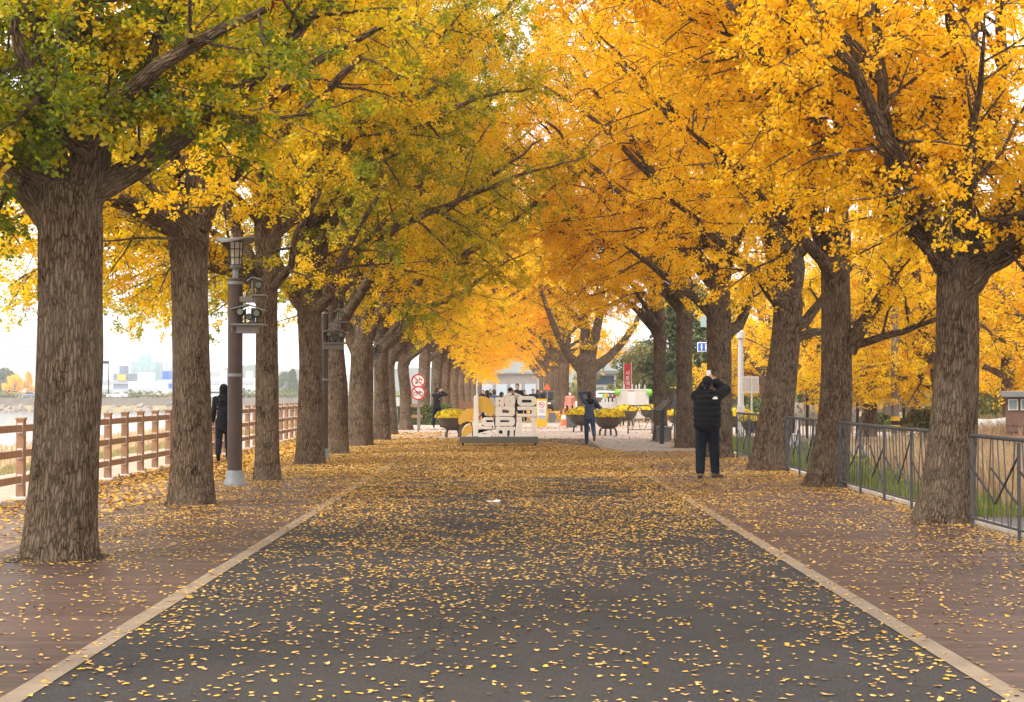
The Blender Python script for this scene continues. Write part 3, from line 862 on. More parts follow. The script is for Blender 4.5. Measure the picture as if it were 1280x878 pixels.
spots = [(566, 55.5, 1.0, 'yellow chrysanthemum planter left of the letter sculpture'),
         (760, 57.5, 1.0, 'yellow chrysanthemum planter just right of the woman in blue'),
         (727, 63, 1.0, 'yellow chrysanthemum planter left of the woman in blue'),
         (783, 74, 1.0, 'yellow chrysanthemum planter in front of the white cabin'),
         (812, 82, 0.95, 'yellow chrysanthemum planter at the right corner of the cabin'),
         (848, 66, 0.9, 'yellow chrysanthemum planter behind the info board'),
         (922, 60, 1.0, 'yellow chrysanthemum planter left of the tall white pole'),
         (943, 53, 0.9, 'yellow chrysanthemum planter under the square grey sign')]
for i, (px, yl, s, lb) in enumerate(spots):
    o = pl0 if i == 0 else copy_tree(pl0)
    o.location = (P(px, 0, yl)[0], yl, 0); o.scale = (s*.86, s*.86, s*.92); o.rotation_euler = (0, 0, i * 0.4)
    tag(o, lb, 'planter', GPL)

# ------------------------------------------------------------------ lamp poles with floodlight houses
def flood_house(o, x0=0.13):
    Kz = 0.00215
    X = lambda x: (x - 205) * Kz
    Z = lambda y: CH + (489 - (290 + y / 6.27)) * 0.0135
    g = M['box_grey']
    h = empty('floodlight_house', (0, 0, 0)); h.parent = o
    def b(name, x0, x1, y0, y1, d=0.26, m=g, yo=0.0):
        MB().span((X(x0), -d/2 + yo, Z(y1)), (X(x1), d/2 + yo, Z(y0))).build(name, m, h, bevel=0.004)
    b('shelf_box', 185, 385, 738, 795, 0.24); b('shelf_plate', 178, 452, 720, 735, 0.34)
    b('arm_box', 245, 352, 506, 550, 0.20); b('shelf_plate', 354, 455, 490, 503, 0.30)
    b('upright_panel', 338, 352, 386, 504, 0.24); b('upright_panel', 356, 368, 505, 560, 0.20)
    b('house_post', 276, 290, 602, 718, 0.05); b('house_post', 330, 362, 596, 718, 0.05)
    rf = MB()
    rf.bar((X(178), 0, Z(606)), (X(316), 0, Z(570)), 0.34, 0.02); rf.bar((X(316), 0, Z(570)), (X(442), 0, Z(616)), 0.34, 0.02)
    rf.build('roof', M['steel_grey'], h)
    rf = MB()
    rf.bar((X(303), 0, Z(386)), (X(345), 0, Z(355)), 0.28, 0.018); rf.bar((X(345), 0, Z(355)), (X(418), 0, Z(372)), 0.28, 0.018)
    rf.build('roof', M['steel_grey'], h)
    for (fx, fy, base, tilt, yo) in ((256, 628, 718, 0.35, -0.08), (385, 640, 718, -0.5, -0.08), (398, 418, 488, -0.5, -0.06), (318, 665, 718, 0.2, 0.05)):
        f = MB()
        rm = Matrix.Rotation(tilt, 3, 'Y')
        f.box((X(fx), yo, Z(fy)), (0.115, 0.10, 0.10), rm); f.lathe([(0.052, -0.05), (0.062, 0.05)], (X(fx), yo - 0.055, Z(fy)), 14, Matrix.Rotation(R(90), 3, 'X'))
        f.bar((X(fx), yo, Z(fy)), (X(fx), yo, Z(base)), 0.022); f.box((X(fx), yo, Z(base) + 0.012), (0.12, 0.10, 0.02))
        fo = f.build('floodlight', M['black'], h)
        MB().lathe([(0.05, -0.006), (0.05, 0.004)], (X(fx), yo - 0.108, Z(fy)), 14, Matrix.Rotation(R(90), 3, 'X')).build('lens', M['lens'], fo)
    return h

def lamp_pole(px, yl, label, lantern=True, r=0.125):
    o = empty('lamp_pole', (P(px, 0, yl)[0], yl, 0), 0, label, 'lamp post', 'lamp poles of the avenue')
    top = 3.42
    MB().lathe([(r, 0.22), (r, top), (r*1.04, top), (r*1.04, top + 0.07), (r*0.9, top + 0.09)], (0, 0, 0), 28).build('pole', M['pole_brown'], o, True)
    MB().lathe([(r*1.5, 0), (r*1.5, 0.05), (r*1.25, 0.10), (r*1.22, 0.2), (r*1.06, 0.26)], (0, 0, 0), 28).build('foot', M['steel_grey'], o, True)
    for z in (1.87, 3.43):
        MB().lathe([(r*1.05, z - 0.025), (r*1.05, z + 0.025)], (0, 0, 0), 28).build('band', M['steel_grey'], o, True)
    if lantern:
        L = empty('lantern', (0, 0, 0)); L.parent = o
        MB().lathe([(0.05, 3.50), (0.05, 3.66), (0.10, 3.70), (0.10, 3.73)], (0, 0, 0), 16).build('neck', M['steel_grey'], L, True)
        MB().lathe([(0.095, 3.74), (0.115, 4.12)], (0, 0, 0), 8).build('glass', M['lamp_glass'], L)
        c = MB()
        for k in range(8):
            a = 2*math.pi*k/8
            c.bar((0.105*math.cos(a), 0.105*math.sin(a), 3.73), (0.125*math.cos(a), 0.125*math.sin(a), 4.14), 0.014)
        for z, rr0 in ((3.735, 0.112), (3.86, 0.117), (4.0, 0.123), (4.125, 0.13)):
            pts = [((rr0)*math.cos(2*math.pi*k/8), rr0*math.sin(2*math.pi*k/8), z) for k in range(9)]
            c.pipe(pts, 0.008, 6)
        c.build('cage', M['rail_dark'], L)
        n = 32; V = []; Fs = []
        for lay, dz in ((0, 0.0), (1, 0.028)):
            for ri in range(5):
                for k in range(n):
                    a = 2*math.pi*k/n; q_ = ri/4
                    V.append((0.33*q_*math.cos(a), 0.25*q_*math.sin(a), 4.15 + dz + 0.045*q_*q_*math.sin(2*a + 2.4) + 0.03*(1-q_)))
        for lay in (0, 1):
            for ri in range(4):
                for k in range(n):
                    k2 = (k+1) % n; b0 = lay*5*n
                    f = (b0+ri*n+k, b0+ri*n+k2, b0+(ri+1)*n+k2, b0+(ri+1)*n+k)
                    Fs.append(f if lay else f[::-1])
        for k in range(n):
            k2 = (k+1) % n
            Fs.append((4*n+k, 4*n+k2, 9*n+k2, 9*n+k))
        MB().add(V, Fs).build('cap', M['steel_grey'], L, True)
    flood_house(o)
    return o
lamp_pole(294, 27.1, 'brown lamp pole with wavy capped lantern and grey floodlight houses')
lamp_pole(406.5, 37.5, 'second brown lamp pole with floodlight house, no lantern in view', False, 0.075)
lamp_pole(459, 48.5, 'third and farthest brown floodlight pole of the left row', False, 0.075)

# ------------------------------------------------------------------ timber fence on the river side
FX = -7.2
wf = empty('timber_fence', (FX, 10, 0), 0, 'reddish brown timber post and rail fence along the river side', 'fence')
y = 8.3; k = 0
posts = []
while y < 78:
    posts.append(y); y += 1.28
pm = None
for y in posts:
    if pm is None:
        o = MB().box((0, 0, 0.60), (0.12, 0.115, 1.16)).build('post', M['fence_wood'], wf, bevel=0.008); pm = o
        cp = MB().box((0, 0, 1.19), (0.14, 0.135, 0.035)).build('post_cap', M['fence_wood'], o, bevel=0.006)
        bs = MB().box((0, 0, 0.02), (0.22, 0.20, 0.05)).build('post_foot', M['bracket'], o, bevel=0.006)
    else:
        o = pm.copy(); col.objects.link(o); o.parent = wf
        for ch in list(pm.children):
            c2 = ch.copy(); col.objects.link(c2); c2.parent = o
    o.location = (0, y - 10, 0)
for z in (1.05, 0.68, 0.30):
    rl = MB(); bk = MB()
    for a, b in zip(posts[:-1], posts[1:]):
        rl.span((-0.025, a - 10 + 0.060, z - 0.052), (0.035, b - 10 - 0.060, z + 0.052))
        for e in (a - 10 + 0.068, b - 10 - 0.068):
            bk.span((-0.035, e - 0.008, z - 0.075), (0.047, e + 0.008, z + 0.075))
    r_ = rl.build('rail', M['fence_wood'], wf, bevel=0.006)
    bk.build('rail_bracket', M['bracket'], r_)['kind'] = 'stuff'
tag(wf)
# short return fence by the round signs
sf = empty('short_timber_fence', (P(516, 0, 66)[0], 66, 0), 0, 'short stub of timber fence left of the round signs', 'fence')
for x in (-0.35, 0.25):
    MB().box((x, 0, 0.58), (0.12, 0.12, 1.16)).build('post', M['fence_wood'], sf, bevel=0.008)
for z in (1.0, 0.55): MB().box((-0.05, -0.075, z), (0.9, 0.03, 0.12)).build('rail', M['fence_wood'], sf, bevel=0.006)

# ------------------------------------------------------------------ steel railings on the right
def railing(y0, y1, x0, x1, label, seed, twig=True):
    rg = random.Random(seed)
    o = empty('steel_railing', (x0, y0, 0), 0, label, 'railing', 'steel railings between the right hand trees')
    L = math.hypot(y1 - y0, x1 - x0); o.rotation_euler = (0, 0, math.atan2(y1 - y0, x1 - x0))
    H = 1.08
    n = max(1, round(L / 1.55))
    for i in range(n + 1):
        MB().tube((L*i/n, 0, 0), (L*i/n, 0, H - 0.03), 0.020, 0.020, 10).build('post', M['rail'], o, True)
    mb = MB()
    mb.pipe([(0, 0, H), (L, 0, H)], 0.024, 12); mb.pipe([(0, 0, 0.12), (L, 0, 0.12)], 0.017, 10)
    for i in range(n):
        a = L*i/n; w = L/n
        m = 8
        for j in range(1, m):
            x = a + w*j/m + rg.uniform(-0.04, 0.04)
            dx = rg.choice((-1, 1, 1)) * rg.uniform(0.02, 0.13)
            xa = min(max(x - dx, a + 0.03), a + w - 0.03); xb = min(max(x + dx, a + 0.03), a + w - 0.03)
            mb.bar((xa, rg.uniform(-0.008, 0.008), 0.12), (xb, 0, H), 0.011, 0.014)
        for (x0_, z0_, x1_, z1_) in ((0.0, .2 + rg.uniform(0, .2), .55, rg.uniform(.62, .8)), (.45, rg.uniform(.25, .4), 1.0, rg.uniform(.65, .92)), (0.0, rg.uniform(.75, .95), .45, rg.uniform(.25, .45))):
            MB().bar((a + w*x0_, 0.014, z0_), (a + w*x1_, 0.014, z1_), 0.018, 0.018).build('brace', M['rail_dark' if rg.random() < .6 else 'rail'], o)
    mb.build('rail_panel', M['rail'], o, True)
    return o
railing(12.0, 18.75, 5.48, 5.42, 'steel railing nearest the camera, right of the nearest right trunk', 1)
railing(20.15, 26.45, 5.46, 5.46, 'steel railing between the first and second right hand trunks', 2)
railing(27.5, 31.7, 5.5, 5.5, 'steel railing between the second and third right hand trunks', 3)
railing(32.9, 38.0, 5.5, 5.42, 'steel railing between the third right trunk and the trunk behind the man', 4)
railing(39.1, 44.6, 5.45, 5.35, 'steel railing left of the man, farther than the trunk behind him', 5)
railing(45.6, 49.8, 5.3, 5.15, 'farthest steel railing, beside the dark info board', 6)
# free standing barrier at the crossing
bx0, bx1, by = P(785, 0, 60)[0], P(815, 0, 60)[0], 60
br = empty('tube_barrier', (bx0, by, 0), 0, 'low steel tube barrier standing in front of the white cabin', 'barrier')
W_ = bx1 - bx0
mb = MB().pipe([(0, 0, 0), (0, 0, 0.95), (0.08, 0, 1.05), (W_ - 0.08, 0, 1.05), (W_, 0, 0.95), (W_, 0, 0)], 0.025, 10); mb.pipe([(0, 0, 0.15), (W_, 0, 0.15)], 0.015)
for a, b in (((0.3, 1.0), (0.55, 0.65)), ((0.15, 0.15), (0.3, 0.6)), ((0.6, 0.15), (0.8, 0.55)), ((0.45, 0.15), (0.4, 0.45))): mb.bar((a[0], 0, a[1]), (b[0], 0, b[1]), 0.018)
mb.build('frame', M['rail'], br, True)
# info board and bench by the path
ib = empty('info_board', (P(827, 0, 48.5)[0], 48.5, 0), R(20), 'dark slanted info board on a post beside the farthest railing', 'info board')
MB().span((-0.06, -0.04, 0), (0.06, 0.04, 1.12)).build('post', M['rail_dark'], ib, bevel=0.006)
MB().box((0.02, -0.02, 1.15), (0.46, 0.60, 0.04), (0, R(-42), 0)).build('panel', M['rail_dark'], ib, bevel=0.006)
be = empty('bench', (P(826, 0, 50.5)[0] + 0.15, 51.0, 0), R(80), 'grey bench standing behind the info board', 'bench')
MB().box((0, 0, 0.45), (1.5, 0.42, 0.05)).build('seat', M['box_grey'], be, bevel=0.008)
for x in (-0.6, 0.6): MB().box((x, 0, 0.21), (0.07, 0.38, 0.42)).build('leg', M['box_grey'], be, bevel=0.006)

# ------------------------------------------------------------------ ground, roads, river
def gz(x, y):
    x = np.asarray(x, float); y = np.asarray(y, float)
    z = np.full(np.broadcast(x, y).shape, -0.04)
    t = np.clip((-9.6 - x) / 9.0, 0, 1)
    z = z - 2.2 * t * t * (3 - 2*t)
    t = np.clip((-32 - x) / 8.0, 0, 1)
    z = z - 2.0 * t * t * (3 - 2*t)
    up = np.clip((y - 318) / 26.0, 0, 1) ** 1.3
    z = z * (1 - up) + (-1.5) * up
    t = np.clip((x - 6.2) / 4.0, 0, 1)
    z = z - 0.25 * t * np.clip((43 - y) / 8.0, 0, 1)
    return z
xs = np.unique(np.concatenate([np.linspace(-1200, -200, 21), np.linspace(-200, -50, 31), np.linspace(-50, 40, 91), np.linspace(40, 200, 17), np.linspace(200, 1200, 11)]))
ys = np.unique(np.concatenate([np.linspace(-60, 0, 7), np.linspace(0, 120, 81), np.linspace(120, 300, 25), np.linspace(300, 380, 31), np.linspace(380, 1500, 15)]))
XX, YY = np.meshgrid(xs, ys)
V = np.stack([XX, YY, gz(XX, YY)], -1).reshape(-1, 3)
nx = len(xs)
ii = (np.arange(len(ys) - 1)[:, None] * nx + np.arange(nx - 1)[None, :]).ravel()
tag(link_mesh('ground', np_mesh('ground', V, [np.stack([ii, ii+1, ii+nx+1, ii+nx], 1)], True), M['ground']), kind='structure')

def sheet(name, poly, z, mat):
    me = bpy.data.meshes.new(name)
    me.from_pydata([(x, y, z) for x, y in poly], [], [tuple(range(len(poly)))])
    return tag(link_mesh(name, me, M[mat]), kind='structure')
RE = 54.0
sheet('asphalt_road', [(-2.57, -12), (2.64, -12), (2.64, RE), (-2.57, RE)], 0.0, 'asphalt')
sheet('edge_line', [(-2.645, -12), (-2.505, -12), (-2.505, RE), (-2.645, RE)], 0.005, 'edge')
sheet('edge_line', [(2.575, -12), (2.715, -12), (2.715, 46), (2.575, RE)], 0.005, 'edge')
n = 60
yy = np.linspace(-12, RE, n)
xl = -5.05 - 0.35 * np.clip((yy - 16) / 8, 0, 1)
sheet('deck_walk', [(-2.57, -12), (-2.57, RE)] + [(float(a), float(b)) for a, b in zip(xl[::-1], yy[::-1])], 0.0, 'deck')
sheet('river_path', [(float(a), float(b)) for a, b in zip(xl, yy)] + [(-5.4, 78), (-7.4, 78), (-7.4, -12)], -0.006, 'path')
sheet('sandy_strip', [(-7.4, -12), (-7.4, 90), (-9.7, 90), (-9.7, -12)], -0.012, 'sand')
sheet('deck_walk', [(2.64, -12), (5.62, -12), (5.62, 43), (2.64, 43)], 0.0, 'deck')
gp = [(2.64, 43), (5.62, 43), (5.5, 50), (9.0, 53.9), (2.64, 53.9)]
sheet('grey_path', gp, 0.0, 'grey_road')
sheet('plaza', [(-5.4, RE), (30, RE), (30, 79), (-5.4, 79)], 0.0, 'plaza')
sheet('side_road', [(8.6, 30), (12.4, 30), (12.4, 53.95), (9.1, 53.95)], 0.0, 'grey_road')
sheet('cross_road', [(-9.6, 79), (60, 79), (60, 90), (-9.6, 90)], -0.002, 'grey_road')
sheet('leaf_covered_avenue', [(-7.4, 90), (8.0, 90), (8.0, 270), (-7.4, 270)], 0.0, 'litter')
kb = MB().span((5.63, -12, -0.1), (5.78, 50, 0.05)).build('kerb', M['kerb'], None, bevel=0.01); tag(kb, kind='structure')
sheet('board_deck', [(5.8, 12), (8.6, 12), (8.6, 20.5), (5.8, 20.5)], -0.01, 'deck')
w = sheet('river', [(-600, -60), (-33, -60), (-33, 332), (-600, 332)], -2.75, 'water')

# tree pits in the deck
for yv, xv in ((15.3, -4.3), (22.7, -4.5), (28.8, -4.4)):
    p_ = sheet('tree_pit', [(xv - 0.42, yv - 0.36), (xv + 0.42, yv - 0.36), (xv + 0.42, yv + 0.42), (xv - 0.42, yv + 0.42)], 0.004, 'soil')

# river road on its bank, far side
mb = MB(); mb.span((-420, 346, -1.8), (-8, 354, 0.05)); tag(mb.build('river_road', M['grey_road']), kind='structure')
pw = empty('roadside_parapet', (-200, 345.8, 0), 0, 'long pale concrete parapet with dark rail along the far river road', 'parapet')
mb = MB(); mb.span((-220, -0.35, -1.7), (192, 0.18, 0.10)); mb.build('parapet_wall', M['concrete'], pw)
mb = MB(); mb.span((-220, -0.02, 0.62), (192, 0.05, 0.70)); mb.span((-220, -0.02, 0.36), (192, 0.05, 0.42))
mb.build('guard_rail', M['rail_dark'], pw)
mb = MB()
for i in range(100): mb.box((-150 + i*3.2, 0.0, 0.4), (0.12, 0.12, 0.62))
o_ = mb.build('rail_post', M['rail'], pw); tag(o_, kind='stuff')
rng = NP(3)
nb = 900
bx = rng.uniform(-220, -20, nb); t = rng.uniform(0, 1, nb); by = 322 + 22*t; bs = rng.uniform(0.25, 0.9, nb)
mb = MB()
for a, b, tt, s in zip(bx, by, t, bs):
    mb.box((a, b, float(gz(a, b)) + s*0.15), (s*1.6, s, s), (rng.uniform(0, 3), rng.uniform(0, 3), rng.uniform(0, 3)))
tag(mb.build('riverbank_rocks', M['rock']), 'rough grey boulders on the far river bank below the road', 'rocks', kind='stuff')

# ------------------------------------------------------------------ cars
def car(name, x, y, rz, paint, label, group, L=4.4, suv=False):
    o = empty(name, (x, y, 0), rz, label, 'car', group)
    hL = L/2; W = 0.88; roof = 1.62 if suv else 1.42
    secs = [(-hL, 0.35, 0.62, .80), (-hL+.12, 0.25, 0.78, .86), (-hL+.7, 0.2, 0.86, .88), (-0.5, 0.2, 0.90, .89), (0.6, 0.2, 0.92, .89), (hL-.6, 0.2, 0.90, .88), (hL-.1, 0.25, 0.86, .85), (hL, 0.35, 0.74, .80)]
    V = []; Fs = []
    for (xx, z0, z1, w) in secs:
        V += [(xx, -w, z0), (xx, -w*1.0, (z0+z1)/2), (xx, -w*.9, z1), (xx, w*.9, z1), (xx, w, (z0+z1)/2), (xx, w, z0)]
    for i in range(len(secs)-1):
        for j in range(6):
            j2 = (j+1) % 6
            Fs.append((i*6+j, i*6+j2, (i+1)*6+j2, (i+1)*6+j))
    Fs.append(tuple(range(5, -1, -1))); Fs.append(tuple((len(secs)-1)*6+k for k in range(6)))
    body = MB().add(V, Fs)
    cab = [(-hL+1.15, .90), (-hL+1.75, roof-.06), (-0.1, roof), (hL-1.5 if not suv else hL-.7, roof-.05), (hL-.75 if not suv else hL-.2, .90)]
    b = body.build('body', paint, o, True, 0.03)
    cb = MB(); cb.prism([(x_, z) for x_, z in cab], -W*.80, W*.80); cb.build('cabin', paint, o, bevel=0.06)
    g = [(cab[0][0]+.16, .95), (cab[1][0]+.06, roof-.15), (cab[3][0]-.1, roof-.15), (cab[4][0]-.22, .95)]
    for sd in (-1, 1):
        y0 = sd*W*.80
        MB().prism(g, min(y0, y0+sd*.008), max(y0, y0+sd*.008)).build('side_window', M['car_glass'], o)
    MB().bar((cab[0][0]-.005, 0, .97), (cab[1][0]-.01, 0, roof-.12), 1.2, .03).build('windscreen', M['car_glass'], o)
    MB().bar((cab[4][0]+.005, 0, .97), (cab[3][0]+.02, 0, roof-.12), 1.2, .03).build('rear_window', M['car_glass'], o)
    for sx in (-hL+.85, hL-.85):
        for sd in (-1, 1):
            wh = MB().lathe([(.24, -.10), (.31, -.10), (.33, -.06), (.33, .06), (.31, .10), (.24, .10)], (sx, sd*.80, .33), 20, Matrix.Rotation(R(90), 3, 'X')).build('wheel', M['black'], o, True)
            MB().lathe([(.20, -.104), (.20, .104)], (sx, sd*.80, .33), 14, Matrix.Rotation(R(90), 3, 'X')).build('rim', M['bracket'], wh)
    for sd in (-1, 1):
        MB().box((-hL+.04, sd*.6, .66), (.10, .30, .13)).build('headlight', M['white'], o)
        MB().box((hL-.03, sd*.66, .76), (.08, .22, .13)).build('tail_light', M['red'], o)
    return o
GC = 'cars in the background'
car('parked_car', P(147, 0, 348.5)[0], 348.5, 0, M['white'], 'white sedan on the river road between the two nearest left trunks', GC).location.z = 0.06
car('parked_car', P(38, 0, 349)[0], 349, 0, M['steel_grey'], 'grey car on the river road left of the nearest trunk', GC).location.z = 0.06
car('parked_car', P(268, 0, 350)[0], 350, 0, M['white'], 'white van like car on the river road behind the hooded walker', GC, 4.8, True).location.z = 0.06
car('parked_car', P(427, 0, 350)[0], 350, 0, M['offwhite'], 'pale car on the river road seen through the far left trunks', GC, 4.4).location.z = 0.06
car('parked_car', P(749, 0, 96)[0], 96, R(60), M['white'], 'white car nearest the big trunk, beside the white cabin', GC)
car('parked_car', P(752, 0, 118)[0], 118, R(10), M['white'], 'white car parked behind the nearer white car', GC, 4.4, True)
car('parked_car', P(846, 0, 96)[0], 96, R(200), M['cloth_blue'], 'dark blue car between the two slim right hand trunks', GC)
car('parked_car', P(682, 0, 125)[0], 125, R(80), M['black'], 'dark car at the far end beneath the orange marker', GC, 4.5, True)

# ------------------------------------------------------------------ crossing: cabin, banner, hedge, poles
cy = 86.0
x0, x1 = P(772, 0, cy)[0], P(811, 0, cy)[0]
cbn = empty('cabin', ((x0+x1)/2, cy, 0), 0, 'small white panel cabin with lime green balloons on its corners', 'cabin')
w2 = (x1-x0)/2; top = CH + (489-488)/F*cy
MB().span((-w2, 0, 0.12), (w2, 1.8, top)).build('wall', M['offwhite'], cbn, bevel=0.01)
MB().span((-w2-.03, -.03, top+.002), (w2+.03, 1.83, top+.06)).build('roof', M['white'], cbn, bevel=0.01)
dr = MB().span((-.30, -.022, 0.16), (.12, -.003, top-.08)).build('door', M['white'], cbn, bevel=0.004)
MB().box((-.24, -.04, .85), (.03, .04, .09)).build('handle', M['black'], dr)
MB().span((-.28, -.02, top-.055), (.05, -.003, top-.02)).build('name_strip', M['cloth_pink'], cbn)
for sx in (-w2+.02, w2-.02):
    MB().span((sx-.06, .1, 0), (sx+.06, .3, .12)).build('foot', M['rail_dark'], cbn)
for sx, lb in ((-w2-.02, 'lime green balloon at the left corner of the white cabin'), (w2+.02, 'lime green balloon at the right corner of the white cabin')):
    b = MB().ell((0, 0, 0), (.17, .17, .19)); b.lathe([(0.03, -.215), (0.008, -.18)], (0, 0, 0), 8)
    tag(b.build('balloon', M['green_ball'], None, True, loc=((x0+x1)/2+sx, cy-.12, top-.12)), lb, 'balloon', 'balloons on the cabin')
for i, (px, tpm, tp) in enumerate(((754.5, 'green_ball', 'green'), (758.5, 'yellow', 'yellow'), (763, 'steel_grey', 'grey'), (768, 'red', 'red'))):
    o = empty('flat_banner', (P(px, 0, cy+.4)[0], cy+.4+.0*i, 0), R(20), 'narrow standing panel with %s top left of the white cabin' % tp, 'panel', 'narrow panels beside the cabin')
    MB().box((0, 0, .62), (.13, .03, 1.2)).build('panel', M['white'], o, bevel=0.004)
    MB().box((0, 0, 1.36), (.14, .04, .26)).build('coloured_top', M[tpm], o, bevel=0.004)
for i, px in enumerate((780, 790, 795, 799, 806)):
    h = 1.95 + .05 * (i % 2)
    b = MB().lathe([(.04, 0), (.04, h - .02), (.03, h)], (0, 0, 0), 10).build('white_post', M['white'], None, True, loc=(P(px, 0, 90)[0], 90, 0))
    tag(b, 'slim white post rising behind the white cabin roof', 'post', 'white posts behind the cabin')
by = 92.0
bn = empty('vertical_banner', (P(784.5, 0, by)[0], by, 0), 0, 'tall red vertical banner with white lettering above the white cabin', 'banner')
zt, zb = CH + (489-455)/F*by, CH + (489-490)/F*by
MB().span((-.19, 0, zb), (.19, .02, zt)).build('cloth', M['red'], bn)
for x in (-.22, .22): MB().tube((x, .01, 0), (x, .01, zt+.1), .018, .018, 8).build('pole', M['white'], bn, True)
for i, chv in enumerate('사호매기'):
    text_mesh('lettering', chv, .30, .008, M['white'], bn, (0, -.008, zt - .55 - .30*i))
# shop fronts far beyond the crossing
def shop(px0, px1, y, zt, wall, label, sign=None, pane='window'):
    xa, xb = P(px0, 0, y)[0], P(px1, 0, y)[0]
    o = empty('shop_building', ((xa+xb)/2, y, 0), 0, label, 'building', 'low shops beyond the crossing')
    w = (xb-xa)/2
    MB().span((-w, 0, 0), (w, 8, zt)).build('wall', wall, o)
    MB().span((-w-.3, -.5, zt+.003), (w+.3, 8.3, zt+.35)).build('roof', M['roof_grey'], o)
    k = max(2, int(w*2/2.5))
    for i in range(k):
        a = -w + 2*w*(i+.12)/k; b = -w + 2*w*(i+.88)/k
        f = MB().span((a, -.06, .5), (b, -.003, zt*.6)).build('window', M[pane], o)
        MB().span((a-.06, -.09, .42), (b+.06, -.063, .5)).build('sill', M['white'], f)
    if sign: MB().span((-w*.8, -.18, zt*.68), (w*.8, -.004, zt*.95)).build('sign_board', M[sign], o)
    return o
shop(742, 770, 170, 3.4, M['offwhite'], 'low pale shop with violet sign board beyond the white cars', 'cloth_blue')
shop(796, 818, 175, 5.6, M['tower'], 'pale shop with teal sign board right of the red banner', 'teal')
shop(600, 672, 320, 5.0, M['concrete'], 'long pale grey building closing the far end of the avenue', None, 'tower_band')
# small booth far right of the cabin
bt = empty('booth', (P(848, 0, 104)[0], 104, 0), 0, 'small white booth with green roof behind the dark blue car', 'booth')
MB().span((-.7, 0, 0), (.7, 1.4, 2.0)).build('wall', M['white'], bt, bevel=.01)
MB().prism([(-.9, 2.003), (.9, 2.003), (.5, 2.5), (-.5, 2.5)], -.2, 1.6).build('roof', M['teal'], bt)
MB().span((-.3, -.02, 1.1), (.3, -.003, 1.7)).build('window', M['brown_wall'], bt)
# orange diamond marker
om = empty('warning_marker', (P(684, 0, 118)[0], 118, 0), 0, 'orange triangular warning marker on a post at the far end', 'marker')
MB().tube((0, 0, 0), (0, 0, 1.7), .03, .03, 8).build('post', M['steel_grey'], om)
MB().prism([(-.26, 1.7), (.26, 1.7), (0, 2.2)], -.02, .02).build('triangle', M['orange'], om)
# hedge at the crossing, left
def leaf_box(name, c, d, n, size, mat, seed, label, cat, kind=None):
    r = NP(seed)
    o = empty(name, c, 0, label, cat)
    def fn(n):
        p = r.uniform(-1, 1, (n, 3)); ax = r.integers(0, 3, n)
        p[np.arange(n), ax] = np.sign(p[np.arange(n), ax]) * r.uniform(.85, 1.02, n)
        nr = np.zeros((n, 3)); nr[np.arange(n), ax] = np.sign(p[np.arange(n), ax])
        return p * np.array(d)/2 + np.array([0, 0, d[2]/2]), nr
    V, Fq = blobs(r, n, fn, size, .8)
    link_mesh('foliage', np_mesh('foliage', V, [Fq], fattr={'tint': r.uniform(0, 1, len(Fq))}), mat, o)
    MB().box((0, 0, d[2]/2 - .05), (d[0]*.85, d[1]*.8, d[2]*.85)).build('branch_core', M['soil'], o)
    return o
leaf_box('clipped_hedge', (P(530, 0, 76)[0], 76, 0), (2.6, .8, .95), 5000, .05, M['leaf_evergreen'], 4, 'low dark green clipped hedge behind the round signs', 'hedge')
# long red-brown bench roof behind the left planter
bb = empty('timber_bench', (P(597, 0, 88)[0], 88, 0), R(10), 'long red brown timber bench left of the letters', 'bench')
MB().box((0, 0, .46), (2.0, .5, .07)).build('seat', M['fence_wood'], bb, bevel=.01)
MB().box((0, .26, .82), (2.0, .06, .42)).build('backrest', M['fence_wood'], bb, bevel=.01)
for x in (-.8, .8): MB().box((x, 0, .21), (.09, .45, .42)).build('leg', M['rail_dark'], bb)

# right side: poles, signs, banners, hut
ty = 58.0
tp_ = empty('street_pole', (P(926, 0, ty)[0], ty, 0), 0, 'tall pale grey tapered pole right of the man, behind the railing', 'pole')
MB().lathe([(.16, 0), (.16, .25), (.115, .27), (.095, 3.5), (.16, 3.52), (.14, 3.75), (.05, 3.8)], (0, 0, 0), 18).build('pole', M['post_light'], tp_, True)
MB().box((0, -.02, .9), (.235, .235, .35)).build('service_hatch', M['post_light'], tp_, bevel=.01)
sg = empty('square_sign', (P(938, 0, 55)[0], 55, 0), 0, 'square grey sign back with white frame on a thin white pole', 'sign')
zc = CH + (489-481)/F*55
MB().tube((.04, 0, 0), (.04, 0, zc+.3), .03, .03, 10).build('pole', M['white'], sg, True)
MB().box((0, .05, zc), (.56, .03, .50)).build('plate', M['bracket'], sg, bevel=.006)
f = MB()
for a, b in (((-.29, -.26), (.29, -.26)), ((-.29, .26), (.29, .26)), ((-.28, -.26), (-.28, .26)), ((.28, -.26), (.28, .26))): f.bar((a[0], .045, zc+a[1]), (b[0], .045, zc+b[1]), .03, .05)
f.build('frame', M['white'], sg)
bl = empty('blue_sign', (P(879, 0, 72)[0], 72, 0), 0, 'blue pictogram sign with white border left of the trunk behind the man', 'sign')
zc = CH + (489-434)/F*72
MB().tube((.35, .06, 0), (.35, .06, zc+.4), .04, .04, 10).build('pole', M['post_light'], bl, True)
MB().box((.05, 0, zc), (.62, .03, .42)).build('border', M['white'], bl, bevel=.01)
pnl = MB().box((.05, -.02, zc), (.55, .012, .35)).build('panel', M['blue'], bl)
ic = MB()
for x in (-.07, .12): ic.ell((x, -.03, zc+.10), (.035, .008, .035)); ic.box((x, -.03, zc-.01), (.07, .01, .12)); ic.box((x, -.03, zc-.11), (.045, .01, .09))
ic.build('pictogram', M['white'], pnl)
MB().box((.02, 0, zc+1.15), (.26, .03, .5)).build('upper_panel', M['teal'], bl, bevel=.01)
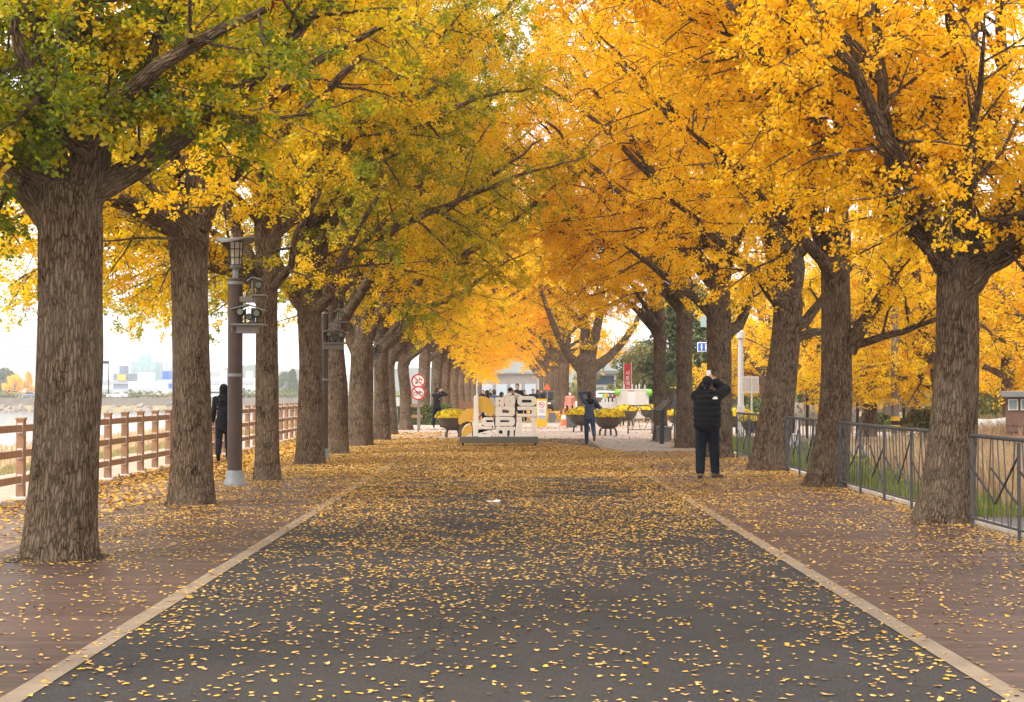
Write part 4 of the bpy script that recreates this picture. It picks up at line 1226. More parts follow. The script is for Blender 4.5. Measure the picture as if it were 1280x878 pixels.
def hung_banner(px0, px1, py0, py1, y, label, marks, post=True, mat='white'):
    xa, xb = P(px0, 0, y)[0], P(px1, 0, y)[0]
    z0, z1 = CH + (489-py1)/F*y, CH + (489-py0)/F*y
    o = empty('hanging_banner', ((xa+xb)/2, y, 0), 0, label, 'banner', 'white banners beyond the right hand railing')
    w = (xb-xa)/2
    V = []; Fs = []; n = 12
    for i in range(n+1):
        x = -w + 2*w*i/n; sag = .03*math.sin(i*1.3)
        V += [(x, sag, z0 + .03*math.sin(i*.9)), (x, sag*.3, z1 - .05*math.sin(math.pi*i/n))]
    for i in range(n): Fs.append((2*i, 2*i+2, 2*i+3, 2*i+1))
    c = MB().add(V, Fs).build('cloth', M[mat], o, True)
    m_ = c.modifiers.new('s', 'SOLIDIFY'); m_.thickness = .006
    if post:
        for x in (-w-.05, w+.05): MB().tube((x, .02, float(gz((xa+xb)/2, y))-.1), (x, .02, z1+.12), .05, .05, 10).build('post', M['rail_dark'], o, True)
    if marks:
        r = random.Random(px0)
        for mm, k in marks:
            mk = MB()
            for j in range(k):
                x = r.uniform(-w*.8, w*.8); z = z0 + (z1-z0)*r.uniform(.2, .8); ww = (z1-z0)*.13
                mk.box((x, -.045, z), (ww, .006, ww*.3)); mk.box((x+ww*.2, -.045, z-ww*.3), (ww*.25, .006, ww*.8)); mk.box((x-ww*.3, -.045, z+ww*.5), (ww*.7, .006, ww*.2))
            mk.build('lettering', M[mm], c)
    return o
hung_banner(993, 1007, 502, 524, 54, 'white lettered banner left of the second right hand trunk', [('steel_grey', 6)])
hung_banner(1012, 1022, 505, 523, 54.5, 'smaller bluish white banner touching the second right hand trunk', [('tower_band', 5)], False)
hung_banner(1060, 1070, 507, 525, 50, 'white banner with red curve mark right of the second trunk', [('red', 4), ('tower_band', 3)])
hung_banner(1073, 1128, 497, 515, 57, 'wide plain white banner between dark posts behind a yellow tree', None)
hung_banner(1211, 1257, 522, 542, 44, 'low white banner with red and black lettering beside the brown hut', [('red', 7), ('black', 8), ('steel_grey', 6)], False)
# utility pole with yellow and black band
uy = 49.0
up_ = empty('utility_pole', (P(1119, 0, uy)[0], uy, -.2), 0, 'slim concrete utility pole with yellow and black warning band', 'pole')
MB().lathe([(.13, 0), (.105, 4.4)], (0, 0, 0), 18).build('pole', M['concrete'], up_, True)
MB().box((-.24, -.02, 1.25), (.20, .2, .36)).build('meter_box', M['concrete'], up_, bevel=.01)
for k in range(4):
    MB().lathe([(.145, .50+k*.13), (.144, .63+k*.13)], (0, 0, 0), 18).build('yellow_band' if k % 2 else 'black_band', M['yellow' if k % 2 else 'black'], up_, True)
# brown hut
hy = 40.0
hx = P(1257, 0, hy)[0]
hut = empty('hut', (hx, hy, -.28), R(-19), 'brown clapboard hut with green tinted windows at the right edge', 'hut')
zt = CH + (489-497)/F*hy + .28; 
MB().span((0, 0, 0), (4.2, 3.4, zt)).build('wall', M['brown_wall'], hut)
mb = MB()
for i in range(7): mb.span((.0, -.025, .06+i*.16), (4.2, -.003, .075+i*.16))
mb.build('board_lip', M['brown_wall'], hut)
MB().span((-.10, -.25, zt+.003), (4.4, 3.6, zt+.16)).build('roof', M['roof_grey'], hut, bevel=.02)
for k in range(4):
    xx = .06 + k*.30
    wn = MB().span((xx, -.05, zt-.32), (xx+.24, -.003, zt-.04)).build('window', M['offwhite'], hut, bevel=.004)
    MB().span((xx+.03, -.062, zt-.29), (xx+.21, -.052, zt-.07)).build('pane', M['window'], wn)
# garden fence before the banner
gf = empty('post_and_rail_fence', (P(1205, 0, 38)[0], 38, -.25), 0, 'low orange brown post and rail fence before the hut', 'fence')
gx = [0, .26, .52, .70, 1.32, 1.8, 2.4]
for x in gx: MB().box((x, 0, .42), (.06, .06, .90)).build('post', M['fence_wood'], gf, bevel=.005)
for z in (.45, .78): MB().bar((0, -.035, z), (2.4, -.035, z-.05), .03, .05).build('rail', M['fence_wood'], gf)
# grey planter box / kerb block by the path
gb = MB().box((0, 0, .25), (.6, .5, .5)).box((0, 0, .515), (.66, .56, .03)).build('concrete_block', M['post_light'], None, bevel=.01, loc=(P(985, 0, 44)[0], 44, -.1))
tag(gb, 'pale concrete block beyond the railing left of the second right trunk', 'block')

# ------------------------------------------------------------------ far city across the river
_w = MB().box((0, 0, 0), (1, .28, 1.5)).build('window', M['tower_band']); WINM = _w.data; bpy.data.objects.remove(_w)
def tower(px0, px1, pytop, y, label, wall='tower', band='tower_band', bands=4, horizontal=False):
    xa, xb = P(px0, 0, y)[0], P(px1, 0, y)[0]
    zt = CH + (489-pytop)/F*y + 1.55
    o = empty('apartment_building' if not horizontal else 'office_building', ((xa+xb)/2, y, -1.55), 0, label, 'building', 'hazy city buildings across the river')
    w = (xb-xa)/2
    MB().span((-w, 0, 0), (w, 14, zt)).build('wall', M[wall], o)
    MB().span((-w*.5, 3, zt+.01), (w*.3, 9, zt+3)).build('roof_housing', M[wall], o)
    if not horizontal:
        for i in range(bands):
            a = -w + 2*w*(i+.3)/bands; b = a + 2*w*.38/bands
            z = 3
            while z < zt - 2:
                wo_ = bpy.data.objects.new('window', WINM); col.objects.link(wo_); wo_.parent = o
                wo_.location = ((a+b)/2, -.15, z + .75); wo_.scale = (b-a, 1, 1)
                wo_.material_slots[0].link = 'OBJECT'; wo_.material_slots[0].material = M[band]
                z += 3
    else:
        z = 2.5
        while z < zt - 1.5:
            MB().span((-w*.94, -.3, z), (w*.94, -.01, z+1.6)).build('window_row', M[band], o); z += 3.4
    return o
tower(-14, 14, 417, 900, 'pale apartment tower at the left edge, left of the taller slab')
tower(15, 42, 408, 880, 'tall pale apartment slab left of the nearest trunk', bands=5)
tower(-30, -12, 430, 950, 'pale apartment tower just outside the left edge')
tower(163, 195, 452, 700, 'teal glass office block between the two nearest left trunks', 'teal', 'tower_band', 4, False)
tower(142, 161, 467, 620, 'navy blue building with orange sign left of the teal block', 'navy_wall', 'tower_band', 3, True)
tower(128, 141, 470, 640, 'pale pink low building left of the navy building', 'offwhite', 'tower_band', 2, True)
tower(161, 200, 477, 560, 'low white rooftops below the teal glass block', 'white', 'tower_band', 3, True)
tower(197, 210, 460, 900, 'grey blue tower right of the teal block', 'tower_band', 'tower', 3)
tower(211, 222, 455, 980, 'distant grey blue tower beside the second trunk', 'tower_band', 'tower', 3)
tower(196, 216, 474, 600, 'blue low building right of the white rooftops', 'blue', 'tower_band', 2, True)
tower(262, 276, 462, 640, 'pale pink building left of the first lamp pole', 'offwhite', 'tower_band', 3, True)
tower(302, 318, 473, 660, 'pale low building right of the first lamp pole', 'offwhite', 'tower_band', 2, True)
tower(345, 362, 455, 1000, 'faint tall block between third and fourth left trunks', 'tower', 'tower_band', 3)
tower(420, 436, 470, 700, 'pale building seen between the far left trunks', 'tower', 'tower_band', 2, True)
ob = MB().box((P(152, 0, 619)[0], 619.4, CH + (489-472)/F*619), (3.2, .4, 2.2)); 
tag(ob.build('sign_board', M['yellow']), 'orange yellow roof sign on the navy building', 'sign')
lp = empty('floodlight_mast', (P(136, 0, 352)[0], 352, 0), 0, 'tall dark floodlight mast beside the white sedan on the river road', 'mast')
MB().lathe([(.16, 0), (.09, 7.6)], (0, 0, 0), 10).build('mast', M['rail_dark'], lp)
MB().box((-.5, 0, 7.9), (1.2, .3, .7)).build('lamp_head', M['rail_dark'], lp)
n = 80; hxs = np.linspace(-1150, 1150, n)
hz = 22 + 14*np.sin(hxs*.006+1) + 9*np.sin(hxs*.017) + 4*np.sin(hxs*.05)
mb = MB(); V = [(x, 1420, -1) for x in hxs] + [(x, 1450, z) for x, z in zip(hxs, hz)] + [(x, 1495, -1) for x in hxs]
Fs = [(i, i+1, n+i+1, n+i) for i in range(n-1)] + [(n+i, n+i+1, 2*n+i+1, 2*n+i) for i in range(n-1)]
tag(mb.add(V, Fs).build('hills', M['leaf_evergreen'], None, True), kind='structure')

# ------------------------------------------------------------------ trees
class Tubes:
    def __init__(s): s.V = []; s.F = []; s.C = []; s.n = 0
    def add(s, pts, rad, k=8, rng=None, lump=0.0, root=0.0):
        pts = np.asarray(pts, float); rad = np.asarray(rad, float); m = len(pts)
        T = np.gradient(pts, axis=0); T /= np.linalg.norm(T, axis=1)[:, None] + 1e-9
        u = np.cross(T[0], [0.3, 1, 0.1]); u /= np.linalg.norm(u)
        a = np.arange(k) * 2*np.pi/k
        L = np.concatenate([[0], np.cumsum(np.linalg.norm(np.diff(pts, axis=0), axis=1))])
        off = rng.uniform(0, 40) if rng is not None else 0.0
        ph = rng.uniform(0, 6.28, 8) if rng is not None else np.zeros(8)
        R_ = np.tile(rad[:, None], (1, k))
        if lump:
            A = a[None, :]; Z = L[:, None]
            w = (np.sin(3*A + ph[0] + .8*np.sin(Z*1.1+ph[5])) * .5 + np.sin(5*A + ph[1] + Z*.7) * .35 + np.sin(2*A + ph[2] - Z*1.6) * .4
                 + .30*np.sin(11*A + ph[3] + 1.2*np.sin(Z*2.3)) + .22*np.sin(17*A + ph[4] + 1.5*np.sin(Z*3.1+ph[6])))
            R_ = R_ * (1 + lump*w)
            if root:
                fl = np.clip(1 - Z/.55, 0, 1)**2
                R_ = R_ * (1 + root*fl*(.5 + .6*np.sin(5*A + ph[3]) + .4*np.sin(8*A + ph[2])))
        U = np.zeros((m, 3)); 
        for i in range(m):
            u = u - T[i]*np.dot(u, T[i]); u /= np.linalg.norm(u); U[i] = u
        W = np.cross(T, U)
        ring = pts[:, None, :] + (U[:, None, :]*np.cos(a)[None, :, None] + W[:, None, :]*np.sin(a)[None, :, None]) * R_[:, :, None]
        C = np.stack([np.cos(a)[None, :]*R_, np.sin(a)[None, :]*R_, np.tile(L[:, None]+off, (1, k))], -1)
        i = np.arange(m-1)[:, None]*k; j = np.arange(k)[None, :]; j2 = (j+1) % k
        q_ = np.stack([i+j, i+j2, i+k+j2, i+k+j], -1).reshape(-1, 4) + s.n
        s.V.append(ring.reshape(-1, 3)); s.C.append(C.reshape(-1, 3)); s.F.append(q_); s.n += m*k
    def mesh(s, name):
        return np_mesh(name, np.concatenate(s.V), [np.concatenate(s.F)], True, None, {'barkco': np.concatenate(s.C)})

def spline(P_, step=0.25):
    P_ = np.asarray(P_, float)
    if len(P_) == 2: P_ = np.array([P_[0], P_[0]*.5+P_[1]*.5, P_[1]])
    Q = np.concatenate([[2*P_[0]-P_[1]], P_, [2*P_[-1]-P_[-2]]])
    out = []
    for i in range(1, len(Q)-2):
        p0, p1, p2, p3 = Q[i-1], Q[i], Q[i+1], Q[i+2]
        n = max(2, int(np.linalg.norm((p2-p1)[:3])/step))
        for t in np.arange(n)/n:
            out.append(.5*((2*p1)+(-p0+p2)*t+(2*p0-5*p1+4*p2-p3)*t*t+(-p0+3*p1-3*p2+p3)*t**3))
    out.append(Q[-2])
    return np.array(out)

def unit(v): return v / (np.linalg.norm(v) + 1e-9)

def leaves_mesh(name, S, D, T, rng, k, size, rad):
    """S spur points, D spur directions, T tint per spur; k leaves per spur"""
    n = len(S)*k
    p = np.repeat(S, k, 0); d = np.repeat(D, k, 0); t = np.repeat(T, k)
    r = rng.normal(size=(n, 3)); r /= np.linalg.norm(r, axis=1)[:, None]
    ax = d*.5 + r*.85 + np.array([0, 0, -.45]); ax /= np.linalg.norm(ax, axis=1)[:, None]
    base = p + ax * rng.uniform(.25, 1.0, n)[:, None]*rad + rng.normal(size=(n, 3))*rad*.35
    up = rng.normal(size=(n, 3))*.75 + np.array([0, -.15, .75])
    sd = np.cross(ax, up); sd /= np.linalg.norm(sd, axis=1)[:, None] + 1e-9
    nr = np.cross(sd, ax)
    s = (size*rng.uniform(.7, 1.25, n))[:, None]
    cv = rng.uniform(-.25, .3, n)[:, None]
    V = np.stack([base, base + ax*s*.70 - sd*s*.62 + nr*s*cv, base + ax*s*.98, base + ax*s*.70 + sd*s*.62 + nr*s*cv], 1).reshape(-1, 3)
    tint = np.clip(t + rng.normal(size=n)*.13, 0, 1)
    return np_mesh(name, V, [np.arange(n*4).reshape(-1, 4)], False, {'tint': tint})

def make_tree(seed, trunk, limbs=(), auto=8, fork=3.4, height=11.5, reach=5.0, zmin=2.8, bark='bark', leaf='leaf_gold', spacing=.068, k=8, size=.046,
              rad=.075, tint=(.55, .16), seg=40, fine=True, bias=0.0, sec_step=.42, clear=None, loose=1.0, low_green=0.0, leader=True, road=0, zout=None, outer=0, rise=0.0, whorl=0):
    """local coordinates: base at the origin. trunk: [(x, y, z, r)...]; limbs: [[(x, y, z, r)...]...]"""
    rng = NP(seed)
    tr = spline(trunk, .12)
    tb = Tubes()
    rr0 = tr[:, 3].copy()
    fl = np.clip(1 - tr[:, 2]/.6, 0, 1)
    rr0 *= .97 + .07*fl*fl
    dt = unit(tr[-1, :3] - tr[-3, :3]); rt = rr0[-1]
    cap = [tr[-1, :3] + dt*rt*k_ for k_ in (.35, .65, .85, .95)]
    tb.add(np.concatenate([tr[:, :3], cap]), np.concatenate([rr0, [rt*.92, rt*.72, rt*.42, rt*.05]]), seg, rng, .05, .08)
    trunk_me = tb.mesh('trunk')
    top = tr[-1]
    L = [np.asarray(l, float) for l in limbs]
    # leader: one or two upright stems
    if leader:
        a = rng.uniform(0, 6.28)
        for kx in range(2):
            aa = a + kx*math.pi + rng.uniform(-.4, .4)
            h = height - kx*rng.uniform(1, 2.2)
            sp_ = rng.uniform(.5, 1.3)
            z0 = top[2] - .35
            r0 = top[3]*(.78 - .1*kx)
            pts = [(top[0], top[1], z0, r0)]
            for f in (.2, .5, .8, 1.0):
                pts.append((top[0] + math.cos(aa)*sp_*f**.7 + rng.normal()*.12, top[1] + math.sin(aa)*sp_*f**.7 + rng.normal()*.12, z0 + (h-z0)*f, r0*(1-f*.88)))
            L.append(np.array(pts))
    az = rng.uniform(0, 6.28)
    tall = [l for l in L if l[-1, 2] > 6.0 and abs(l[-1, 0]) < 2.5]
    nlead = len(L)
    for i in range(auto):
        az += 2.399 + rng.uniform(-.3, .3)
        f = (i + .5)/auto
        zs = fork + (.5 if not leader else 0) + (height*.66 - fork)*f**1.2 + rng.uniform(-.2, .2)
        src = L[len(limbs) + (i % 2)] if leader else (tall[i % len(tall)] if tall and not (whorl and i % whorl == 0) else None)
        if src is None and not leader: zs = top[2] - .1
        if src is not None and zs > top[2]:
            j = np.interp(zs, src[:, 2], np.arange(len(src))); j0 = int(j); w = j - j0; j1 = min(j0+1, len(src)-1)
            st = src[j0]*(1-w) + src[j1]*w
        else:
            j = np.argmin(abs(tr[:, 2] - zs)); st = tr[j].copy()
        el = R(rng.uniform(22, 48) + 22*f)
        ln = reach * rng.uniform(.75, 1.1) * (1 - .35*f)
        dirv = np.array([math.cos(az)+bias, math.sin(az), 0]); dirv = unit(dirv)
        if road and i % 2 == 0:
            a2 = rng.uniform(-.95, .95) + (0 if road > 0 else math.pi)
            dirv = np.array([math.cos(a2), math.sin(a2), 0]); ln = reach*rng.uniform(1.15, 1.5)*(1 - .2*f)
            el = R(rng.uniform(30, 54) + 10*f)
        r0 = min(st[3]*.62, .055 + .11*(1-f) + rng.uniform(0, .03))
        pts = [(*st[:3], r0)]
        p = st[:3].copy(); e = el
        side = rng.normal()*.25
        for s_i in range(4):
            dd = dirv + side*np.array([-dirv[1], dirv[0], 0])*(s_i - 1)*.4
            dd = unit(dd)*math.cos(e) + np.array([0, 0, math.sin(e)])
            p = p + dd*ln/4*np.array([1, 1, 1])
            pts.append((*p, r0*(1-(s_i+1)*.225)))
            e += R(rng.uniform(-14, 10))
        L.append(np.array(pts))
    for i in range(outer):
        sgn = -(road or 1)
        a2 = rng.uniform(-.9, .9) + (0 if sgn > 0 else math.pi)
        st = tr[np.argmin(abs(tr[:, 2] - (fork - .3)))]
        dirv = np.array([math.cos(a2), math.sin(a2), 0]); ln = reach*rng.uniform(.8, 1.05); e = R(rng.uniform(22, 36)); r0 = .085
        p = st[:3].copy(); pts = [(*p, r0)]
        for s_i in range(5):
            p = p + (dirv*math.cos(e) + np.array([0, 0, math.sin(e)]))*ln/5
            pts.append((*p, r0*(1-(s_i+1)*.17))); e -= R(rng.uniform(9, 17))
        L.append(np.array(pts))
    S = []; D = []; TT = []
    limb_me = []
    def twig(tt, p, d, ln, tn, r0, nseg):
        pts = [p]; dd = d.copy()
        for _ in range(nseg):
            dd = unit(dd + rng.normal(size=3)*.13 + np.array([0, 0, -.06]))
            pts.append(pts[-1] + dd*ln/nseg)
        pts = np.array(pts)
        if fine: tt.add(pts, np.linspace(r0, r0*.35, len(pts)), 4 if r0 < .012 else 5, rng)
        n = max(2, int(ln/spacing))
        f = rng.uniform(.08, 1.05, n)*nseg
        i0 = np.clip(f.astype(int), 0, nseg-1); w = (f - i0)[:, None]
        q_ = pts[i0]*(1-w) + pts[i0+1]*w
        S.append(q_); D.append(np.tile(dd, (n, 1)) + rng.normal(size=(n, 3))*.5); TT.append(np.full(n, tn))
        return pts
    for li, l in enumerate(L):
        is_lead = leader and len(limbs) <= li < nlead
        pts = spline(l, .3)
        pts[1:-1, :3] += rng.normal(size=(len(pts)-2, 3))*.018
        tt = Tubes()
        kseg = 20 if pts[0, 3] > .09 else 12
        tt.add(pts[:, :3], pts[:, 3], kseg, rng, .05)
        ln = np.linalg.norm(np.diff(pts[:, :3], axis=0), axis=1).sum()
        nsec = int(ln/sec_step)
        tl = rng.normal()*tint[1]*.8
        for si in range(nsec):
            f = .16 + .84*(si + rng.uniform(0, 1))/nsec
            if is_lead and f < .25: continue
            x = f*(len(pts)-1); i0 = min(int(x), len(pts)-2); w = x - i0
            p = pts[i0]*(1-w) + pts[i0+1]*w
            tg = unit(pts[i0+1, :3] - pts[i0, :3])
            rd = rng.normal(size=3); rd[2] *= .55; rd -= tg*np.dot(rd, tg)
            d = unit(tg*rng.uniform(.15, .8) + unit(rd)*.9 + np.array([0, 0, rng.uniform(-.25, .30)]))
            sl = (1.0 + 1.2*rng.random())*(1.15 - .55*f)*(1.15 if is_lead else 1.0)*reach/5
            nn = 6; sp_ = [p[:3]]; dd = d
            for _ in range(nn):
                dd = unit(dd + rng.normal(size=3)*.12 + np.array([0, 0, -.05]))
                sp_.append(sp_[-1] + dd*sl/nn)
            sp_ = np.array(sp_)
            r0 = min(p[3]*.5, .010 + .011*sl)
            tt.add(sp_, np.linspace(r0, .005, nn+1), 6, rng)
            tn = tint[0] + tl + rng.normal()*tint[1] - low_green*max(0, 1 - (p[2]-fork)/3.0)*rng.uniform(.5, 1.3)
            nt = int(sl/.16*loose)
            for ti in range(nt):
                g = .12 + .88*(ti + rng.random())/nt
                y_ = g*nn; j0 = min(int(y_), nn-1); w2 = y_ - j0
                b = sp_[j0]*(1-w2) + sp_[j0+1]*w2
                t2 = unit(sp_[j0+1]-sp_[j0]); r3 = rng.normal(size=3); r3[2] *= .6; r3 -= t2*np.dot(r3, t2)
                dv = unit(t2*rng.uniform(.2, .9) + unit(r3)*.9)
                twig(tt, b, dv, rng.uniform(.30, .75)*(1.1-.35*g), tn + rng.normal()*.06, .0065, 3)
        limb_me.append(tt.mesh('limb'))
    S = np.concatenate(S); D = np.concatenate(D); TT = np.concatenate(TT)
    zl = np.where(S[:, 0]*(road or 1) < -1.0, zmin if zout is None else zout, zmin) + rise*np.clip(S[:, 0]*(road or 1) - 1.2, 0, 9)
    keep = S[:, 2] > zl + rng.exponential(.25, len(S)) - .25
    if clear is not None: keep &= ~clear(S)
    S, D, TT = S[keep], D[keep], TT[keep]
    crown = leaves_mesh('crown', S, D, np.clip(TT, 0, 1), rng, k, size, rad)
    return dict(trunk=trunk_me, limbs=limb_me, crown=crown, n=len(S)*k)

def place_tree(t, x, y, rz, bark, leaf, label, group, scale=1.0, cat='tree', name='ginkgo_tree', z=0.0):
    o = empty(name, (x, y, z), rz, label, cat, group)
    o.scale = (scale,)*3
    def put(nm, me, mat):
        c = bpy.data.objects.new(nm, me); col.objects.link(c); c.parent = o
        if len(me.materials) == 0: me.materials.append(mat)
        c.material_slots[0].link = 'OBJECT'; c.material_slots[0].material = mat
        return c
    put('trunk', t['trunk'], M[bark])
    for me in t['limbs']: put('limb', me, M[bark])
    put('crown', t['crown'], M[leaf])
    return o

def px_tree(y, base, trunk_px, limbs_px):
    """pixel outlines -> real sizes at the tree's own distance; widths in pixels"""
    b = P(base[0], base[1], y); b[2] = 0
    f = y/F
    tr = []
    for (px, py, w) in trunk_px:
        q_ = P(px, py, y) - b
        tr.append((q_[0], 0, max(q_[2], -.12), w*f/2))
    tr[0] = (tr[0][0], 0, -.12, tr[0][3])
    lm = []
    for pts in limbs_px:
        l = []
        for (px, py, dy, w) in pts:
            q_ = P(px, py, y+dy) - P(base[0], base[1], y); q_[2] += 0
            wz = P(px, py, y+dy)[2]
            l.append((P(px, py, y+dy)[0]-b[0], dy, wz, w*f/2))
        lm.append(l)
    return (b[0], y), tr, lm

GL, GR = 'ginkgo trees of the left row', 'ginkgo trees of the right row'
LEAVES = 0
def hero(y, base, tp, lp, label, group, leaf, bark='bark', **kw):
    global LEAVES
    (x, yy_), tr, lm = px_tree(y, base, tp, lp)
    t = make_tree(trunk=tr, limbs=lm, **kw)
    LEAVES += t['n']
    return place_tree(t, x, yy_, 0, bark, leaf, label, group)

# --- left row
hero(15.3, (76, 698), [(76, 715, 98), (78, 660, 90), (84, 560, 85), (88, 450, 83), (88, 350, 80), (88, 280, 80), (87, 245, 76)],
     [[(78, 300, 0, 50), (40, 238, .1, 46), (0, 196, .3, 42), (-60, 130, .6, 36), (-140, 60, .9, 16)],
      [(96, 285, 0, 58), (112, 215, 0, 52), (112, 150, .1, 50), (98, 60, .2, 46), (80, -60, .3, 40), (90, -260, .3, 14)],
      [(104, 225, -.1, 40), (126, 148, -.3, 30), (170, 105, -.6, 22), (230, 62, -.9, 16), (330, 10, -1.2, 8)],
      [(112, 190, -.2, 24), (78, 160, -.5, 21), (48, 118, -.9, 18), (20, 60, -1.3, 12), (0, -20, -1.5, 6)],
      [(82, 280, .2, 56), (52, 160, .5, 46), (40, 20, .7, 44), (20, -180, .8, 16)]],
     'thickest ginkgo with green leaves, nearest trunk of the left row', GL, 'leaf_green', 'bark',
     seed=1, auto=17, fork=4.0, height=10.5, reach=4.2, whorl=4, zmin=3.4, zout=3.0, outer=3, tint=(.44, .20), k=9, seg=72, low_green=.14, leader=False, sec_step=.29)
hero(22.7, (240, 630), [(240, 640, 59), (240, 600, 55), (240, 500, 49), (238, 400, 46), (236, 330, 45), (235, 300, 44)],
     [[(228, 325, 0, 32), (214, 230, .1, 26), (211, 120, .2, 24), (212, 0, .4, 20), (215, -180, .4, 8)],
      [(242, 325, 0, 34), (244, 220, .1, 29), (243, 120, .2, 27), (246, 0, .3, 22), (250, -150, .3, 8)],
      [(250, 262, -.1, 22), (262, 192, -.3, 17), (310, 152, -.6, 14), (348, 112, -.9, 12), (420, 60, -1.2, 9), (500, 20, -1.6, 5)],
      [(252, 285, -.1, 22), (280, 228, -.3, 17), (330, 185, -.7, 15), (385, 135, -1.0, 12), (450, 70, -1.4, 8)],
      [(252, 318, -.25, 14), (246, 292, -.45, 12), (205, 252, -.9, 10), (160, 212, -1.3, 8), (120, 190, -1.6, 4)],
      [(225, 300, .2, 22), (195, 265, .4, 16), (150, 240, .7, 12), (80, 220, 1.2, 6)]],
     'second ginkgo of the left row, twin upright stems above the fork', GL, 'leaf_olive', 'bark',
     seed=2, auto=17, fork=4.2, height=13, reach=4.6, zmin=3.95, zout=2.5, road=1, outer=5, tint=(.60, .20), seg=60, leader=False, sec_step=.38)
hero(28.8, (335, 600), [(335, 608, 36), (335, 560, 31), (334, 450, 28), (333, 380, 28), (334, 350, 28)],
     [[(330, 350, 0, 20), (300, 300, .1, 16), (280, 240, .2, 13), (268, 150, .3, 10), (250, 60, .4, 5)],
      [(336, 352, 0, 26), (342, 270, .1, 20), (346, 180, .2, 17), (350, 60, .3, 13), (352, -60, .3, 6)],
      [(340, 360, -.1, 13), (362, 330, -.2, 9), (372, 290, -.5, 7), (400, 240, -.8, 4)],
      [(326, 356, -.1, 14), (298, 345, -.3, 12), (268, 338, -.5, 8), (230, 330, -.8, 4)]],
     'third ginkgo of the left row, slim trunk right of the first lamp pole', GL, 'leaf_olive', 'bark',
     seed=3, auto=14, fork=4.1, height=14.5, reach=5.0, zmin=3.7, zout=2.0, road=1, outer=5, tint=(.58, .18), seg=48, leader=True)
hero(35.2, (388, 580), [(388, 588, 38), (388, 540, 34), (388, 450, 30), (386, 385, 31), (386, 368, 31)],
     [[(380, 375, 0, 22), (368, 320, .2, 15), (372, 250, .3, 12), (376, 150, .3, 6)],
      [(390, 375, 0, 26), (392, 310, .1, 20), (396, 220, .2, 16), (400, 120, .2, 8)],
      [(396, 385, -.1, 18), (412, 372, -.2, 14), (418, 345, -.4, 10), (440, 300, -.8, 8), (480, 230, -1.2, 4)],
      [(378, 385, -.1, 16), (362, 365, -.2, 12), (345, 320, -.5, 8), (330, 280, -.6, 4)]],
     'fourth ginkgo of the left row, trunk with a knot hole', GL, 'leaf_olive', 'bark',
     seed=4, auto=16, fork=3.9, height=15, reach=5.6, zmin=3.5, zout=1.9, outer=4, road=1, tint=(.27, .2), seg=40)
hero(47.0, (449, 557), [(449, 565, 36), (450, 530, 33), (452, 460, 30), (452, 435, 30)],
     [[(455, 435, 0, 18), (478, 380, -.3, 12), (505, 310, -.8, 9), (545, 240, -1.2, 7), (600, 150, -1.8, 3)],
      [(446, 438, 0, 18), (430, 400, -.1, 12), (405, 350, -.2, 8), (385, 300, -.2, 4)],
      [(452, 440, 0, 22), (458, 380, -.2, 15), (468, 300, -.3, 11), (486, 200, -.4, 5)]],
     'sixth ginkgo of the left row, broad trunk carrying olive leaves', GL, 'leaf_olive', 'bark',
     seed=6, auto=20, fork=3.2, height=17.5, reach=6.2, zmin=2.7, road=1, tint=(.28, .2), seg=36)
# --- right row
hero(19.6, (1180, 652), [(1178, 664, 78), (1182, 620, 70), (1192, 520, 60), (1197, 420, 53), (1198, 350, 51), (1199, 325, 48)],
     [[(1182, 335, -.1, 26), (1156, 303, -.3, 20), (1122, 250, -.6, 17), (1112, 180, -.8, 15), (1103, 100, -1.0, 13), (1094, 0, -1.2, 10), (1090, -120, -1.3, 4)],
      [(1204, 362, -.1, 34), (1235, 334, -.1, 29), (1280, 302, .1, 26), (1340, 250, .4, 18), (1420, 160, .8, 8)],
      [(1206, 310, .1, 24), (1232, 278, .2, 19), (1285, 230, .5, 15), (1350, 150, .9, 7)],
      [(1197, 330, 0, 48), (1204, 230, .2, 34), (1208, 160, .3, 30), (1214, 20, .4, 24), (1220, -160, .5, 8)],
      [(1206, 240, .3, 22), (1240, 160, .6, 17), (1254, 80, .8, 15), (1254, -20, 1.0, 12), (1260, -120, 1.2, 4)]],
     'nearest ginkgo of the right row, bare curved limb over the walk', GR, 'leaf_orange', 'bark_dark',
     seed=11, auto=24, fork=3.6, height=12, reach=4.7, zmin=3.2, outer=4, whorl=5, road=-1, tint=(.55, .17), seg=64, low_green=.13, leader=False, sec_step=.31)
hero(26.9, (1032, 608), [(1030, 618, 54), (1036, 580, 48), (1045, 500, 42), (1046, 420, 38), (1045, 350, 36), (1045, 330, 35)],
     [[(1060, 440, -.1, 22), (1080, 405, -.15, 17), (1115, 350, -.2, 15), (1150, 290, -.3, 9), (1180, 240, -.3, 5)],
      [(1062, 432, .0, 12), (1095, 424, -.1, 10), (1130, 414, -.2, 8), (1168, 400, -.4, 6), (1210, 385, -.6, 3)],
      [(1040, 345, -.1, 18), (1010, 305, -.5, 14), (970, 265, -1.0, 11), (920, 215, -1.6, 8), (860, 160, -2.2, 4)],
      [(1050, 340, 0, 26), (1052, 240, .1, 19), (1050, 120, .2, 14), (1055, -20, .2, 6)]],
     'second ginkgo of the right row, long low branch reaching right', GR, 'leaf_orange', 'bark_dark',
     seed=12, auto=14, fork=3.9, height=14, reach=5.2, zmin=2.9, road=-1, tint=(.6, .15), seg=52)
